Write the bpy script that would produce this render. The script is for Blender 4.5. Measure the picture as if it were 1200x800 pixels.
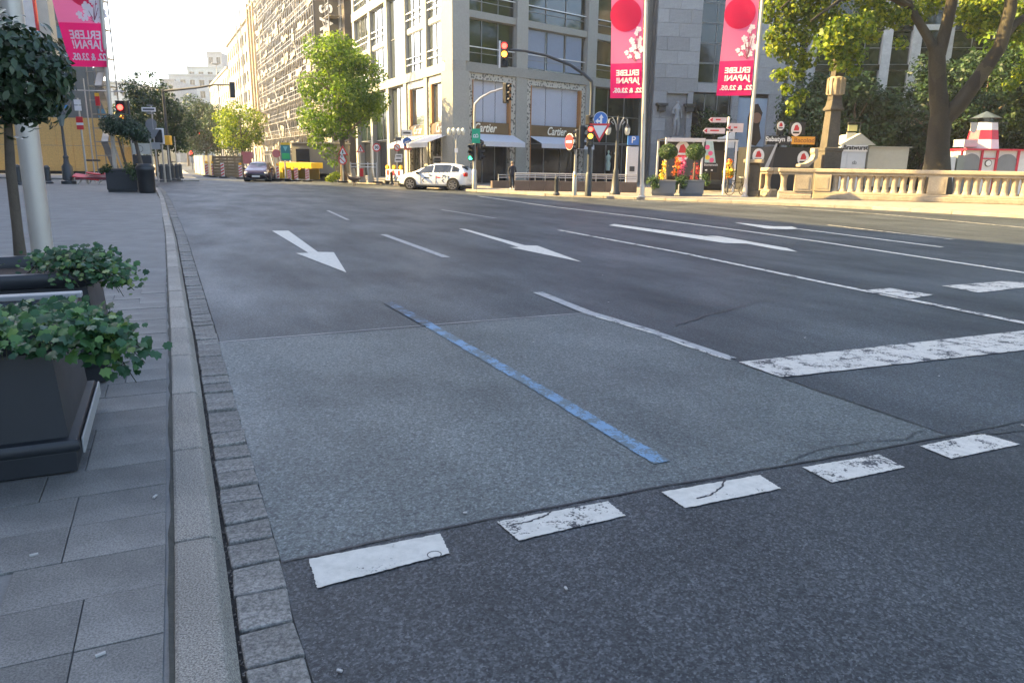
import bpy, bmesh, math, random
import numpy as np
from mathutils import Vector, Matrix
random.seed(7); rng = np.random.default_rng(7)
R = math.radians
for o in list(bpy.data.objects): bpy.data.objects.remove(o)
scene = bpy.context.scene; COL = scene.collection
# ------------------------------------------------------------------ camera, sky, sun, exposure
F, YH, ROLL, H = 860.0, 190.0, R(0.8), 1.55          # focal length and horizon row in a 1200 x 800 picture, eye height
PITCH = math.atan((400 - YH) * math.cos(ROLL) / F)
cam_d = bpy.data.cameras.new('camera'); cam = bpy.data.objects.new('camera', cam_d); COL.objects.link(cam)
cam_d.sensor_width = 36; cam_d.lens = F / 1200 * 36; cam_d.clip_start = 0.05; cam_d.clip_end = 3000
cam.matrix_world = Matrix.Translation((0, 0, H)) @ Matrix.Rotation(math.pi/2 - PITCH, 4, 'X') @ Matrix.Rotation(ROLL, 4, 'Z')
scene.camera = cam
SUN_EL = R(31); SX, SY = -0.996, 0.09               # towards the sun
world = bpy.data.worlds.new('World'); scene.world = world; world.use_nodes = True
wn = world.node_tree.nodes; wl = world.node_tree.links
bg = wn['Background']; sky = wn.new('ShaderNodeTexSky'); sky.sky_type = 'NISHITA'; sky.sun_disc = False
sky.sun_elevation = SUN_EL; sky.sun_rotation = math.atan2(SX, SY); sky.air_density = 0.8; sky.dust_density = 2.6; sky.ozone_density = 0.5
wl.new(sky.outputs[0], bg.inputs[0]); bg.inputs[1].default_value = 0.105
sun_d = bpy.data.lights.new('sun', 'SUN'); sun_d.energy = 3.9; sun_d.angle = R(0.5); sun_d.color = (1.0, 0.70, 0.27)
sun = bpy.data.objects.new('sun', sun_d); COL.objects.link(sun)
sv = Vector((SX*math.cos(SUN_EL), SY*math.cos(SUN_EL), math.sin(SUN_EL)))
sun.rotation_euler = sv.to_track_quat('Z', 'Y').to_euler()
scene.render.engine = 'CYCLES'
vs = scene.view_settings; vs.view_transform = 'Standard'; vs.look = 'None'; vs.gamma = 1; vs.exposure = 2.88; vs.use_curve_mapping = False
scene.cycles.max_bounces = 6; scene.cycles.transparent_max_bounces = 12; scene.cycles.volume_bounces = 0

# ------------------------------------------------------------------ picture <-> place
def ray(px, py):
    u, v = px - 600, -(py - 400)
    u2 = u*math.cos(ROLL) - v*math.sin(ROLL); v2 = u*math.sin(ROLL) + v*math.cos(ROLL)
    return Vector((u2, F*math.cos(PITCH) + v2*math.sin(PITCH), -F*math.sin(PITCH) + v2*math.cos(PITCH)))
def G(px, py, z=0.0):
    d = ray(px, py); t = (z - H) / d.z; return Vector((d.x*t, d.y*t, z))
def AT(px, py, Y):
    d = ray(px, py); t = Y / d.y; return Vector((d.x*t, Y, H + d.z*t))
def proj(P):
    x, y, z = P[0], P[1], P[2] - H
    f = y*math.cos(PITCH) - z*math.sin(PITCH); v2 = y*math.sin(PITCH) + z*math.cos(PITCH)
    a, b = F*x/f, F*v2/f
    u = a*math.cos(ROLL) + b*math.sin(ROLL); v = -a*math.sin(ROLL) + b*math.cos(ROLL)
    return 600 + u, 400 - v
def ZAT(x, y, py):                                    # height at which the plumb line over (x, y) crosses picture row py
    a, b = 0.0, 5.0
    for _ in range(12):
        fa, fb = proj((x, y, a))[1] - py, proj((x, y, b))[1] - py
        if abs(fb - fa) < 1e-9: break
        a, b = b, b - fb*(b - a)/(fb - fa)
    return b
ED = Vector((-0.4226, 0.9063, 0)); EN = Vector((0.9063, 0.4226, 0))   # along the street, across it
HAZE = 0.0005
ROADA = math.atan2(ED.y, ED.x)

# ------------------------------------------------------------------ mesh helpers
class MB:
    def __init__(s): s.v, s.f = [], []
    def add(s, vs_, fs):
        n = len(s.v); s.v += [tuple(p) for p in vs_]; s.f += [tuple(i + n for i in f) for f in fs]; return s
    def box(s, c, d, rz=0, rx=0, ry=0, taper=1.0):
        x, y, z = d[0]/2, d[1]/2, d[2]/2; M_ = Matrix.Rotation(rz, 3, 'Z') @ Matrix.Rotation(ry, 3, 'Y') @ Matrix.Rotation(rx, 3, 'X')
        P = [(-x, -y, -z), (x, -y, -z), (x, y, -z), (-x, y, -z), (-x*taper, -y*taper, z), (x*taper, -y*taper, z), (x*taper, y*taper, z), (-x*taper, y*taper, z)]
        return s.add([Vector(c) + M_ @ Vector(p) for p in P], [(0, 3, 2, 1), (4, 5, 6, 7), (0, 1, 5, 4), (1, 2, 6, 5), (2, 3, 7, 6), (3, 0, 4, 7)])
    def b2(s, x0, x1, y0, y1, z0, z1): return s.box(((x0+x1)/2, (y0+y1)/2, (z0+z1)/2), (abs(x1-x0), abs(y1-y0), abs(z1-z0)))
    def sheet(s, pts): return s.add(pts, [tuple(range(len(pts)))])
    def prism(s, pts, z0, z1):
        n = len(pts); s.add([(p[0], p[1], z0) for p in pts] + [(p[0], p[1], z1) for p in pts],
              [tuple(range(n))[::-1], tuple(range(n, 2*n))] + [(i, (i+1) % n, n + (i+1) % n, n + i) for i in range(n)]); return s
    def slab(s, pts, y0, y1):                          # outline in x, z pushed from y0 to y1
        n = len(pts); return s.add([(p[0], y0, p[1]) for p in pts] + [(p[0], y1, p[1]) for p in pts],
              [tuple(range(n)), tuple(range(n, 2*n))[::-1]] + [(i, n + i, n + (i+1) % n, (i+1) % n) for i in range(n)])
    def tube(s, path, rad, seg=8, cap=True):
        path = [Vector(p) for p in path]; n = len(path)
        if not hasattr(rad, '__len__'): rad = [rad]*n
        base = len(s.v); ref = None
        for i, p in enumerate(path):
            t = (path[min(i+1, n-1)] - path[max(i-1, 0)]).normalized()
            if ref is None: ref = Vector((1, 0, 0)) if abs(t.x) < .9 else Vector((0, 1, 0))
            a = (ref - t*ref.dot(t)).normalized(); b = t.cross(a); ref = a
            for k in range(seg):
                w = 2*math.pi*k/seg; s.v.append(tuple(p + (a*math.cos(w) + b*math.sin(w))*rad[i]))
        for i in range(n-1):
            for k in range(seg):
                a0 = base + i*seg + k; a1 = base + i*seg + (k+1) % seg
                s.f.append((a0, a1, a1 + seg, a0 + seg))
        if cap: s.f.append(tuple(base + k for k in range(seg))[::-1]); s.f.append(tuple(base + (n-1)*seg + k for k in range(seg)))
        return s
    def lathe(s, prof, c=(0, 0, 0), seg=16):           # prof: (radius, z)
        base = len(s.v); n = len(prof)
        for r, z in prof:
            for k in range(seg):
                w = 2*math.pi*k/seg; s.v.append((c[0] + r*math.cos(w), c[1] + r*math.sin(w), c[2] + z))
        for i in range(n-1):
            for k in range(seg):
                a0 = base + i*seg + k; a1 = base + i*seg + (k+1) % seg; s.f.append((a0, a1, a1 + seg, a0 + seg))
        s.f.append(tuple(base + k for k in range(seg))[::-1]); s.f.append(tuple(base + (n-1)*seg + k for k in range(seg)))
        return s
    def disc(s, cx, cz, r, y0, y1, seg=20): return s.slab([(cx + r*math.cos(2*math.pi*k/seg), cz + r*math.sin(2*math.pi*k/seg)) for k in range(seg)], y0, y1)
    def ball(s, c, r, seg=12, rings=8, sq=(1, 1, 1)):
        n = len(s.v); P, Fc = [], []
        for i in range(rings+1):
            th = math.pi*i/rings
            for k in range(seg):
                w = 2*math.pi*k/seg; P.append((c[0] + r*sq[0]*math.sin(th)*math.cos(w), c[1] + r*sq[1]*math.sin(th)*math.sin(w), c[2] + r*sq[2]*math.cos(th)))
        for i in range(rings):
            for k in range(seg): Fc.append((i*seg + k, (i+1)*seg + k, (i+1)*seg + (k+1) % seg, i*seg + (k+1) % seg))
        return s.add(P, Fc)
    def mesh(s, name, smooth=False):
        me = bpy.data.meshes.new(name); me.from_pydata(s.v, [], s.f); me.validate(); me.update()
        bm = bmesh.new(); bm.from_mesh(me); bmesh.ops.recalc_face_normals(bm, faces=bm.faces); bm.to_mesh(me); bm.free()
        if smooth: me.shade_smooth(); me.set_sharp_from_angle(angle=R(40))
        return me
    def build(s, name, mat, parent=None, loc=(0, 0, 0), rz=0, smooth=False, bevel=0, kind=None, label=None):
        me = s.mesh(name, smooth); me.materials.append(mat); return link(name, me, parent, loc, rz, bevel, kind, label)
def link(name, me, parent=None, loc=(0, 0, 0), rz=0, bevel=0, kind=None, label=None):
    o = bpy.data.objects.new(name, me); COL.objects.link(o); o.parent = parent; o.location = loc; o.rotation_euler = (0, 0, rz)
    if bevel:
        m = o.modifiers.new('bevel', 'BEVEL'); m.width = bevel; m.segments = 2; m.limit_method = 'ANGLE'
    if kind: o['kind'] = kind
    if label: o['label'] = label
    return o
def tag(o, label, cat, group=None):
    o['label'] = label; o['category'] = cat
    if group: o['group'] = group
    return o
def thing(name, label, cat, loc=(0, 0, 0), rz=0, group=None):
    o = bpy.data.objects.new(name, None); COL.objects.link(o); o.location = loc; o.rotation_euler = (0, 0, rz); o.empty_display_size = .2
    return tag(o, label, cat, group)
def dup(root, label, loc, rz=None):
    r = root.copy(); COL.objects.link(r); r.location = loc; r['label'] = label
    if rz is not None: r.rotation_euler = (0, 0, rz)
    for ch in list(root.children):
        c = ch.copy(); COL.objects.link(c); c.parent = r
        for g in list(ch.children): d = g.copy(); COL.objects.link(d); d.parent = c
    return r
def text(s, size, mat, name, parent, loc=(0, 0, 0), rz=0, mirror=False, shear=0, bold=0.0, spin=0, warp=None, extr=.004, align='CENTER', sx=1.0):
    cu = bpy.data.curves.new('t', 'FONT'); cu.body = s; cu.size = size; cu.align_x = align; cu.align_y = 'CENTER'; cu.shear = shear; cu.offset = bold; cu.extrude = extr; cu.resolution_u = 3
    ob = bpy.data.objects.new('t', cu); COL.objects.link(ob); bpy.context.view_layer.update()
    me = bpy.data.meshes.new_from_object(ob.evaluated_get(bpy.context.evaluated_depsgraph_get())); bpy.data.objects.remove(ob); me.name = name
    for v in me.vertices:
        x, y, z = v.co; x *= sx
        if mirror: x = -x
        x, y = x*math.cos(spin) - y*math.sin(spin), x*math.sin(spin) + y*math.cos(spin)
        v.co = (x, -z, y)
        if warp: v.co = warp(v.co + Vector(loc))
    if mirror: me.flip_normals()
    me.materials.clear(); me.materials.append(mat)
    return link(name, me, parent, (0, 0, 0) if warp else loc, rz)

# ------------------------------------------------------------------ materials
MC = {}
def nt(name):
    m = bpy.data.materials.new(name); m.use_nodes = True; N, L = m.node_tree.nodes, m.node_tree.links
    return m, N, L, N['Principled BSDF']
def noise(N, L, coord, scale, detail=4, rough=.55):
    n = N.new('ShaderNodeTexNoise'); n.inputs['Scale'].default_value = scale; n.inputs['Detail'].default_value = detail; n.inputs['Roughness'].default_value = rough
    L.new(coord, n.inputs['Vector']); return n.outputs['Fac']
def ramp(N, L, fac, stops):
    r = N.new('ShaderNodeValToRGB'); L.new(fac, r.inputs[0]); e = r.color_ramp.elements
    while len(e) < len(stops): e.new(.5)
    for el, (p, c) in zip(e, stops): el.position = p; el.color = (*c, 1) if len(c) == 3 else c
    return r.outputs[0]
def mix(N, L, fac, a, b, blend='MIX'):
    n = N.new('ShaderNodeMix'); n.data_type = 'RGBA'; n.blend_type = blend
    for sock, val in ((n.inputs[0], fac), (n.inputs[6], a), (n.inputs[7], b)):
        if isinstance(val, (int, float)): sock.default_value = val
        elif isinstance(val, tuple): sock.default_value = (*val, 1) if len(val) == 3 else val
        else: L.new(val, sock)
    return n.outputs[2]
def g3(v): return (v, v, v)
def bump(N, L, B, h, strength, dist=.01):
    b = N.new('ShaderNodeBump'); b.inputs['Strength'].default_value = strength; b.inputs['Distance'].default_value = dist
    L.new(h, b.inputs['Height']); L.new(b.outputs[0], B.inputs['Normal'])
def M(name, col=(.5, .5, .5), rough=.6, metal=0, var=.15, scale=3, bmp=0, bscale=40, spec=.5, emit=0, trans=0, dirt=0, ior=None):
    if name in MC: return MC[name]
    m, N, L, B = nt(name); tc = N.new('ShaderNodeTexCoord').outputs['Object']
    n1 = noise(N, L, tc, scale, 6, .6)
    c = mix(N, L, 1.0, tuple(col), ramp(N, L, n1, [(.25, g3(1-var)), (.75, g3(min(1+var, 1.0)))]), 'MULTIPLY')
    if dirt: c = mix(N, L, ramp(N, L, noise(N, L, tc, scale*.37, 7, .7), [(.48, g3(0)), (.75, g3(dirt))]), c, tuple(x*.35 for x in col))
    L.new(c, B.inputs['Base Color'])
    rr = ramp(N, L, n1, [(.2, g3(max(rough-.08, .02))), (.8, g3(min(rough+.08, 1)))]); L.new(rr, B.inputs['Roughness'])
    B.inputs['Metallic'].default_value = metal; B.inputs['Specular IOR Level'].default_value = spec
    if ior: B.inputs['IOR'].default_value = ior
    if emit: L.new(c, B.inputs['Emission Color']); B.inputs['Emission Strength'].default_value = emit
    if bmp: bump(N, L, B, noise(N, L, tc, bscale, 5, .65), bmp)
    if trans:
        t = N.new('ShaderNodeBsdfTranslucent'); L.new(c, t.inputs[0]); mx = N.new('ShaderNodeMixShader'); mx.inputs[0].default_value = trans
        L.new(B.outputs[0], mx.inputs[1]); L.new(t.outputs[0], mx.inputs[2]); L.new(mx.outputs[0], N['Material Output'].inputs[0])
    MC[name] = m; return m
def leafmat(name, stops, trans=.35, rough=.5):
    if name in MC: return MC[name]
    m, N, L, B = nt(name); g = N.new('ShaderNodeNewGeometry'); oi = N.new('ShaderNodeObjectInfo')
    a = N.new('ShaderNodeMath'); a.operation = 'ADD'; L.new(g.outputs['Random Per Island'], a.inputs[0]); L.new(oi.outputs['Random'], a.inputs[1])
    f = N.new('ShaderNodeMath'); f.operation = 'FRACT'; L.new(a.outputs[0], f.inputs[0])
    c = ramp(N, L, f.outputs[0], stops); L.new(c, B.inputs['Base Color']); B.inputs['Roughness'].default_value = rough; B.inputs['Specular IOR Level'].default_value = .35
    t = N.new('ShaderNodeBsdfTranslucent'); L.new(mix(N, L, 1.0, c, (1.0, 1.0, .55), 'MULTIPLY'), t.inputs[0])
    mx = N.new('ShaderNodeMixShader'); mx.inputs[0].default_value = trans
    L.new(B.outputs[0], mx.inputs[1]); L.new(t.outputs[0], mx.inputs[2]); L.new(mx.outputs[0], N['Material Output'].inputs[0]); MC[name] = m; return m
def asphalt(name, dark, light, grain=1.0, tint=(1, 1, 1)):
    m, N, L, B = nt(name); tc = N.new('ShaderNodeTexCoord').outputs['Object']
    mp = N.new('ShaderNodeMapping'); L.new(tc, mp.inputs[0]); mp.inputs['Rotation'].default_value = (0, 0, -ROADA); m2 = N.new('ShaderNodeMapping'); L.new(mp.outputs[0], m2.inputs[0]); m2.inputs['Scale'].default_value = (.35, 1.0, 1); mp = m2
    big = noise(N, L, mp.outputs[0], .9, 6, .62); patch = noise(N, L, tc, .45, 5, .6)
    mid = noise(N, L, tc, 42, 4, .8); fine = noise(N, L, tc, 120, 3, .7)
    vo = N.new('ShaderNodeTexVoronoi'); vo.inputs['Scale'].default_value = 112; L.new(tc, vo.inputs['Vector'])
    bw = N.new('ShaderNodeRGBToBW'); L.new(vo.outputs['Color'], bw.inputs[0])
    t = lambda v: tuple(v*x for x in tint)
    c = mix(N, L, ramp(N, L, big, [(.3, g3(0)), (.72, g3(1))]), t(dark), t(light))
    c = mix(N, L, 1, c, ramp(N, L, patch, [(.3, g3(.52)), (.7, g3(1.32))]), 'MULTIPLY')
    c = mix(N, L, 1, c, ramp(N, L, mid, [(.34, g3(.45)), (.66, g3(1.5))]), 'MULTIPLY')
    c = mix(N, L, .9*min(grain, 1), c, ramp(N, L, bw.outputs[0], [(.1, g3(.4)), (.55, g3(.95)), (.9, g3(2.2))]), 'MULTIPLY')
    c = mix(N, L, ramp(N, L, fine, [(.62, g3(0)), (.72, g3(.55*grain))]), c, (.34, .35, .34))
    L.new(c, B.inputs['Base Color'])
    L.new(ramp(N, L, big, [(.3, g3(.66)), (.7, g3(.52))]), B.inputs['Roughness']); B.inputs['Specular IOR Level'].default_value = .3
    bump(N, L, B, bw.outputs[0], .55*grain, .006); MC[name] = m; return m
def paint(name, col, wear, ac=(.035, .037, .04), sc=5):
    if name in MC: return MC[name]
    m, N, L, B = nt(name); tc = N.new('ShaderNodeTexCoord').outputs['Object']
    a = noise(N, L, tc, sc, 8, .7); b = noise(N, L, tc, 70, 3, .7)
    s_ = N.new('ShaderNodeMath'); s_.operation = 'MULTIPLY_ADD'; L.new(b, s_.inputs[0]); s_.inputs[1].default_value = .55; L.new(a, s_.inputs[2])
    w = ramp(N, L, s_.outputs[0], [(wear, g3(0)), (wear + .07, g3(1))])
    c = mix(N, L, w, tuple(ac), mix(N, L, 1, tuple(col), ramp(N, L, noise(N, L, tc, 17, 6, .7), [(.3, g3(.78)), (.6, g3(1))]), 'MULTIPLY'))
    L.new(c, B.inputs['Base Color']); B.inputs['Roughness'].default_value = .7; bump(N, L, B, b, .25, .004); MC[name] = m; return m
def stonemat(name, col, speck=.3, scale=160, rough=.8, blot=.25, bs=.3):
    if name in MC: return MC[name]
    m, N, L, B = nt(name); tc = N.new('ShaderNodeTexCoord').outputs['Object']; oi = N.new('ShaderNodeObjectInfo').outputs['Random']
    c = mix(N, L, 1, tuple(col), ramp(N, L, noise(N, L, tc, 1.7, 7, .65), [(.3, g3(1-blot)), (.7, g3(1+blot*.4))]), 'MULTIPLY')
    c = mix(N, L, 1, c, ramp(N, L, oi, [(0, g3(.84)), (1, g3(1.12))]), 'MULTIPLY')
    f = noise(N, L, tc, scale, 2, .8); c = mix(N, L, 1, c, ramp(N, L, f, [(.35, g3(1-speck)), (.65, g3(1+speck))]), 'MULTIPLY')
    L.new(c, B.inputs['Base Color']); B.inputs['Roughness'].default_value = rough; bump(N, L, B, mix(N, L, .5, f, noise(N, L, tc, 22, 5, .7)), bs, .006); MC[name] = m; return m
def brickmat(name, col, mortar, sx, sz, row=.5, vertical=True, var=.15, bs=.5):
    if name in MC: return MC[name]
    m, N, L, B = nt(name); tc = N.new('ShaderNodeTexCoord').outputs['Object']; br = N.new('ShaderNodeTexBrick'); mp = N.new('ShaderNodeMapping')
    if vertical: mp.inputs['Rotation'].default_value = (R(-90), 0, 0)
    L.new(tc, mp.inputs[0]); L.new(mp.outputs[0], br.inputs['Vector']); br.offset = row
    br.inputs['Color1'].default_value = (*[x*(1-var) for x in col], 1); br.inputs['Color2'].default_value = (*[x*(1+var*.5) for x in col], 1); br.inputs['Mortar'].default_value = (*mortar, 1)
    br.inputs['Scale'].default_value = 1; br.inputs['Brick Width'].default_value = sx; br.inputs['Row Height'].default_value = sz; br.inputs['Mortar Size'].default_value = .012; br.inputs['Bias'].default_value = 0
    c = mix(N, L, 1, br.outputs['Color'], ramp(N, L, noise(N, L, tc, 2.3, 7, .65), [(.3, g3(.72)), (.7, g3(1.1))]), 'MULTIPLY')
    c = mix(N, L, 1, c, ramp(N, L, noise(N, L, tc, 90, 2, .7), [(.3, g3(.85)), (.7, g3(1.12))]), 'MULTIPLY')
    L.new(c, B.inputs['Base Color']); B.inputs['Roughness'].default_value = .8; bump(N, L, B, br.outputs['Fac'], -bs, .01); MC[name] = m; return m
def barkmat(name, cols, scale):
    m, N, L, B = nt(name); tc = N.new('ShaderNodeTexCoord').outputs['Object']; mp = N.new('ShaderNodeMapping'); L.new(tc, mp.inputs[0]); mp.inputs['Scale'].default_value = (1, 1, .45)
    ns = N.new('ShaderNodeTexNoise'); ns.inputs['Scale'].default_value = scale*.8; L.new(mp.outputs[0], ns.inputs['Vector'])
    wv = mix(N, L, .35, mp.outputs[0], ns.outputs['Color']); vo = N.new('ShaderNodeTexVoronoi'); vo.inputs['Scale'].default_value = scale; L.new(wv, vo.inputs['Vector'])
    bw = N.new('ShaderNodeRGBToBW'); L.new(vo.outputs['Color'], bw.inputs[0]); c = ramp(N, L, bw.outputs[0], [(.15, cols[0]), (.5, cols[1]), (.85, cols[2])])
    c = mix(N, L, 1, c, ramp(N, L, noise(N, L, tc, 14, 6, .7), [(.3, g3(.6)), (.7, g3(1.2))]), 'MULTIPLY'); L.new(c, B.inputs['Base Color']); B.inputs['Roughness'].default_value = .9; bump(N, L, B, bw.outputs[0], .6, .02); return m
def dotmat(name, base, dot, scale):
    m, N, L, B = nt(name); tc = N.new('ShaderNodeTexCoord').outputs['Object']; vo = N.new('ShaderNodeTexVoronoi'); vo.inputs['Scale'].default_value = scale; L.new(tc, vo.inputs['Vector'])
    L.new(ramp(N, L, vo.outputs['Distance'], [(.36, dot), (.44, base)]), B.inputs['Base Color']); B.inputs['Roughness'].default_value = .4; return m
# ------------------------------------------------------------------ ground, road, markings
A_MAIN = asphalt('asphalt_main', .032, .074, .95, (.86, 1.0, 1.06)); A_NEAR = asphalt('asphalt_crossing', .038, .058, 1.0, (.91, .99, 1.02)); A_PATCH = asphalt('asphalt_patch', .092, .118, .6, (.90, 1.03, .99))
WHITE = paint('white_marking', (.50, .49, .43), .56); WORN = paint('worn_white_marking', (.48, .47, .415), .68); FAINT = paint('faint_white_marking', (.30, .31, .30), .62, sc=9)
BLUE = paint('blue_marking', (.13, .24, .36), .75, (.088, .120, .132), 6); BLUEW = paint('worn_blue_marking', (.085, .16, .25), .80, (.045, .056, .064), 6)
SEAM = M('tar_seam', (.008, .008, .009), .5); GRIT = M('dark_grit', (.035, .032, .028), .95, var=.6, scale=60, bmp=.8, bscale=120)
def structure(name, mb, mat, **k): o = mb.build(name, mat, **k); o['kind'] = 'structure'; return o
structure('ground', MB().sheet([(-1500, -300, -.06), (1500, -300, -.06), (1500, 2200, -.06), (-1500, 2200, -.06)]), M('far_ground', (.10, .10, .10), .9, scale=.05))
road = structure('road', MB().sheet([(-160, -25, 0), (60, -25, 0), (60, 60, 0), (-40, 260, 0), (-160, 260, 0)]), A_MAIN)
def gp(pts, z): return [G(x, y, z) for x, y in pts]
def flat(name, pts, mat, z=.008): return MB().sheet([(p[0], p[1], z) for p in pts]).build(name, mat, road)
def fray(pts, n=9, amp=.012):                          # closed outline with slightly ragged paint edges
    out = []
    for i, a in enumerate(pts):
        b = pts[(i+1) % len(pts)]; d = Vector(b) - Vector(a); nrm = Vector((-d.y, d.x, 0)).normalized() if d.length > 0 else Vector()
        for k in range(n): out.append(Vector(a) + d*(k/n) + nrm*random.uniform(-amp, amp)*(0.4 if k == 0 else 1))
    return out
def ribbon(name, pts, w, mat, z=.008, jit=0, n=8, kid=True):
    P = []
    for i in range(len(pts)-1):
        a, b = Vector(pts[i]), Vector(pts[i+1])
        for k in range(n): P.append(a.lerp(b, k/n))
    P.append(Vector(pts[-1])); vs_, fs = [], []
    for i, p in enumerate(P):
        t = (P[min(i+1, len(P)-1)] - P[max(i-1, 0)]); nrm = Vector((-t.y, t.x, 0)).normalized(); p = p + nrm*random.uniform(-jit, jit)
        ww = w*(1 + (random.uniform(-.35, .35)*min(1, .03/w) if jit else 0)); vs_ += [(p.x + nrm.x*ww/2, p.y + nrm.y*ww/2, z), (p.x - nrm.x*ww/2, p.y - nrm.y*ww/2, z)]
        if i: fs.append((2*i-2, 2*i-1, 2*i+1, 2*i))
    return MB().add(vs_, fs).build(name, mat, road)
# the crossing strip nearest the camera and the lighter repaired square behind it
seam_px = [(330, 660), (430, 638), (580, 608), (760, 574), (930, 545), (1010, 530), (1110, 512), (1200, 494)]
S0 = gp(seam_px, 0); far = S0[-1] + (S0[-1] - S0[-3])*12; nearl = S0[0] + (S0[0] - S0[2])*.02
flat('crossing_asphalt', [nearl] + S0 + [far, far + Vector((2, -14, 0)), Vector((3.2, -8, 0)), Vector((.3, .08, 0))], A_NEAR, .004)
flat('asphalt_patch', gp([(255, 402), (480, 385), (690, 367), (767, 388), (855, 421), (960, 458), (1112, 511)], 0) + S0[5::-1], A_PATCH, .0045)
ribbon('asphalt_seam', S0, .012, SEAM, .009, .006); ribbon('asphalt_seam', gp([(255, 402), (480, 383), (690, 367)], 0), .018, M('seam_chalk', (.34, .34, .32), .8), .009, .005)
ribbon('asphalt_seam', gp([(866, 426), (960, 459), (1112, 511)], 0), .014, SEAM, .009, .006)
ribbon('asphalt_crack', gp([(920, 543), (960, 528), (1010, 519), (1062, 516), (1072, 508), (1085, 505)], 0), .007, SEAM, .010, .007, 16)
ribbon('asphalt_crack', gp([(790, 382), (830, 369), (880, 357)], 0), .016, SEAM, .009, .03); ribbon('asphalt_crack', gp([(1100, 512), (1150, 510), (1200, 505)], 0), .012, SEAM, .0095, .01)
ribbon('asphalt_crack', gp([(770, 352), (830, 358), (920, 352)], 0), .010, SEAM, .009, .04)
for k, q in enumerate(([(362, 657), (516, 627), (527, 650), (372, 691)], [(582, 613), (712, 589), (733, 606), (608, 635)], [(775, 578), (890, 558), (915, 574), (803, 597)], [(940, 549), (1030, 534), (1060, 549), (975, 567)], [(1078, 524), (1150, 509), (1195, 522), (1115, 539)])):
    flat('crossing_dash', fray(gp(q, 0), 34, .0028), WHITE if k in (0, 2) else paint('scuffed_white_marking', (.50, .49, .43), .66), .0095)
ribbon('asphalt_crack', gp([(850, 562), (846, 572), (832, 582), (816, 586)], 0), .010, SEAM, .0105, .004); ribbon('asphalt_crack', gp([(648, 600), (640, 606), (620, 613), (596, 618)], 0), .010, SEAM, .0105, .004)
rc = G(509, 652); MB().add([(rc.x + r*math.cos(k*.393), rc.y + r*math.sin(k*.393), .0105) for k in range(16) for r in (.026, .030)], [(2*k, 2*k+1, (2*k+3) % 32, (2*k+2) % 32) for k in range(16)]).build('round_scratch', SEAM, road)
a, b, c, d = gp([(866, 425), (1200, 388), (1200, 411), (915, 443)], 0)
flat('stop_line', fray([a, a + (b-a)*1.7, d + (c-d)*2.0, d], 60, .006), WORN)
C4 = gp([(630, 343), (690, 367), (767, 390), (858, 421)], 0); ribbon('lane_line', C4[:3], .13, FAINT); ribbon('lane_line', C4[2:], .10, FAINT, .0075); ribbon('lane_line_edge', gp([(692, 370), (765, 391)], 0), .03, WORN, .0095, .008); ribbon('lane_line_edge', gp([(775, 396), (855, 423)], 0), .03, WORN, .0095, .01)
ribbon('lane_line', gp([(449, 275), (523, 302)], 0), .14, FAINT, .008); ribbon('lane_line', gp([(517, 246), (581, 256)], 0), .12, FAINT)
ribbon('lane_line', gp([(384, 247), (408, 258)], 0), .10, FAINT)
B0 = gp([(655, 270), (800, 297), (960, 330.5), (1092, 357), (1200, 379)], 0); ribbon('lane_line', B0[:4] + [B0[3] + (B0[4]-B0[3])*2.5], .12, WORN)
A0 = gp([(560, 230), (640, 241.5), (760, 256), (880, 272), (960, 283.5), (1200, 320)], 0); ribbon('solid_lane_line', A0 + [A0[-1] + (A0[-1]-A0[-2])*.8], .13, WHITE)
flat('straight_arrow', gp([(318.9, 270.9), (338.1, 270.7), (372.5, 295.7), (391.2, 296), (406, 319.9), (346.9, 297.1), (361.5, 296.8)], 0), WHITE)
z4 = lambda P: [(440 + x/3.75, 210 + y/3.75) for x, y in P]; z5 = lambda P: [(640 + x/3.75, 220 + y/3.75) for x, y in P]; z6 = lambda P: [(880 + x/3.75, 220 + y/3.75) for x, y in P]
flat('straight_arrow', gp(z4([(365, 218), (398, 221), (655, 292), (712, 294), (908, 366), (588, 300), (630, 300)]), 0), WHITE)
flat('turn_arrow', gp(z5([(275, 166), (300, 161), (795, 227), (700, 212), (755, 214), (870, 233), (905, 240), (1060, 267), (1105, 283), (1030, 275), (880, 247), (780, 244)]), 0), WHITE)
flat('turn_arrow', gp(z5([(828, 155), (865, 157), (1000, 171), (1080, 172), (1110, 182), (1060, 184), (970, 181)]), 0), WHITE)
ribbon('lane_line', gp([(935, 268.5), (1104, 290)], 0), .13, WHITE); ribbon('lane_line', gp([(970, 264), (1117, 281)], 0), .10, WORN)
e4 = gp([(700, 234), (880, 240.5), (1040, 252), (1200, 267)], 0); ribbon('edge_line', e4 + [e4[-1] + (e4[-1]-e4[-2])], .10, WORN)
flat('give_way_block', fray(gp(z6([(500, 452), (610, 443), (800, 472), (690, 492)]), 0), 8, .01), WORN); flat('give_way_block', fray(gp(z6([(838, 433), (1120, 412), (1330, 425), (1000, 463)]), 0), 8, .01), WORN)
bl = gp([(455, 355), (500, 380), (640, 461), (776, 543)], 0); ribbon('blue_stripe', bl[1:], .108, BLUE, .009, .003, 60); ribbon('blue_stripe', bl[:2], .12, BLUEW, .0095, .0, 10)
# worn litter specks on the road
for q in ((398, 789), (663, 692), (1100, 442), (1170, 310), (706, 323), (713, 355), (943, 397), (625, 402), (1198, 500), (545, 603)):
    p = G(*q); MB().box((0, 0, .004), (.018, .009, .005), random.random()*3).build('litter_scrap', M('paper_scrap', (.4, .39, .36), .8), road, (p.x, p.y, .008))

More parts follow.
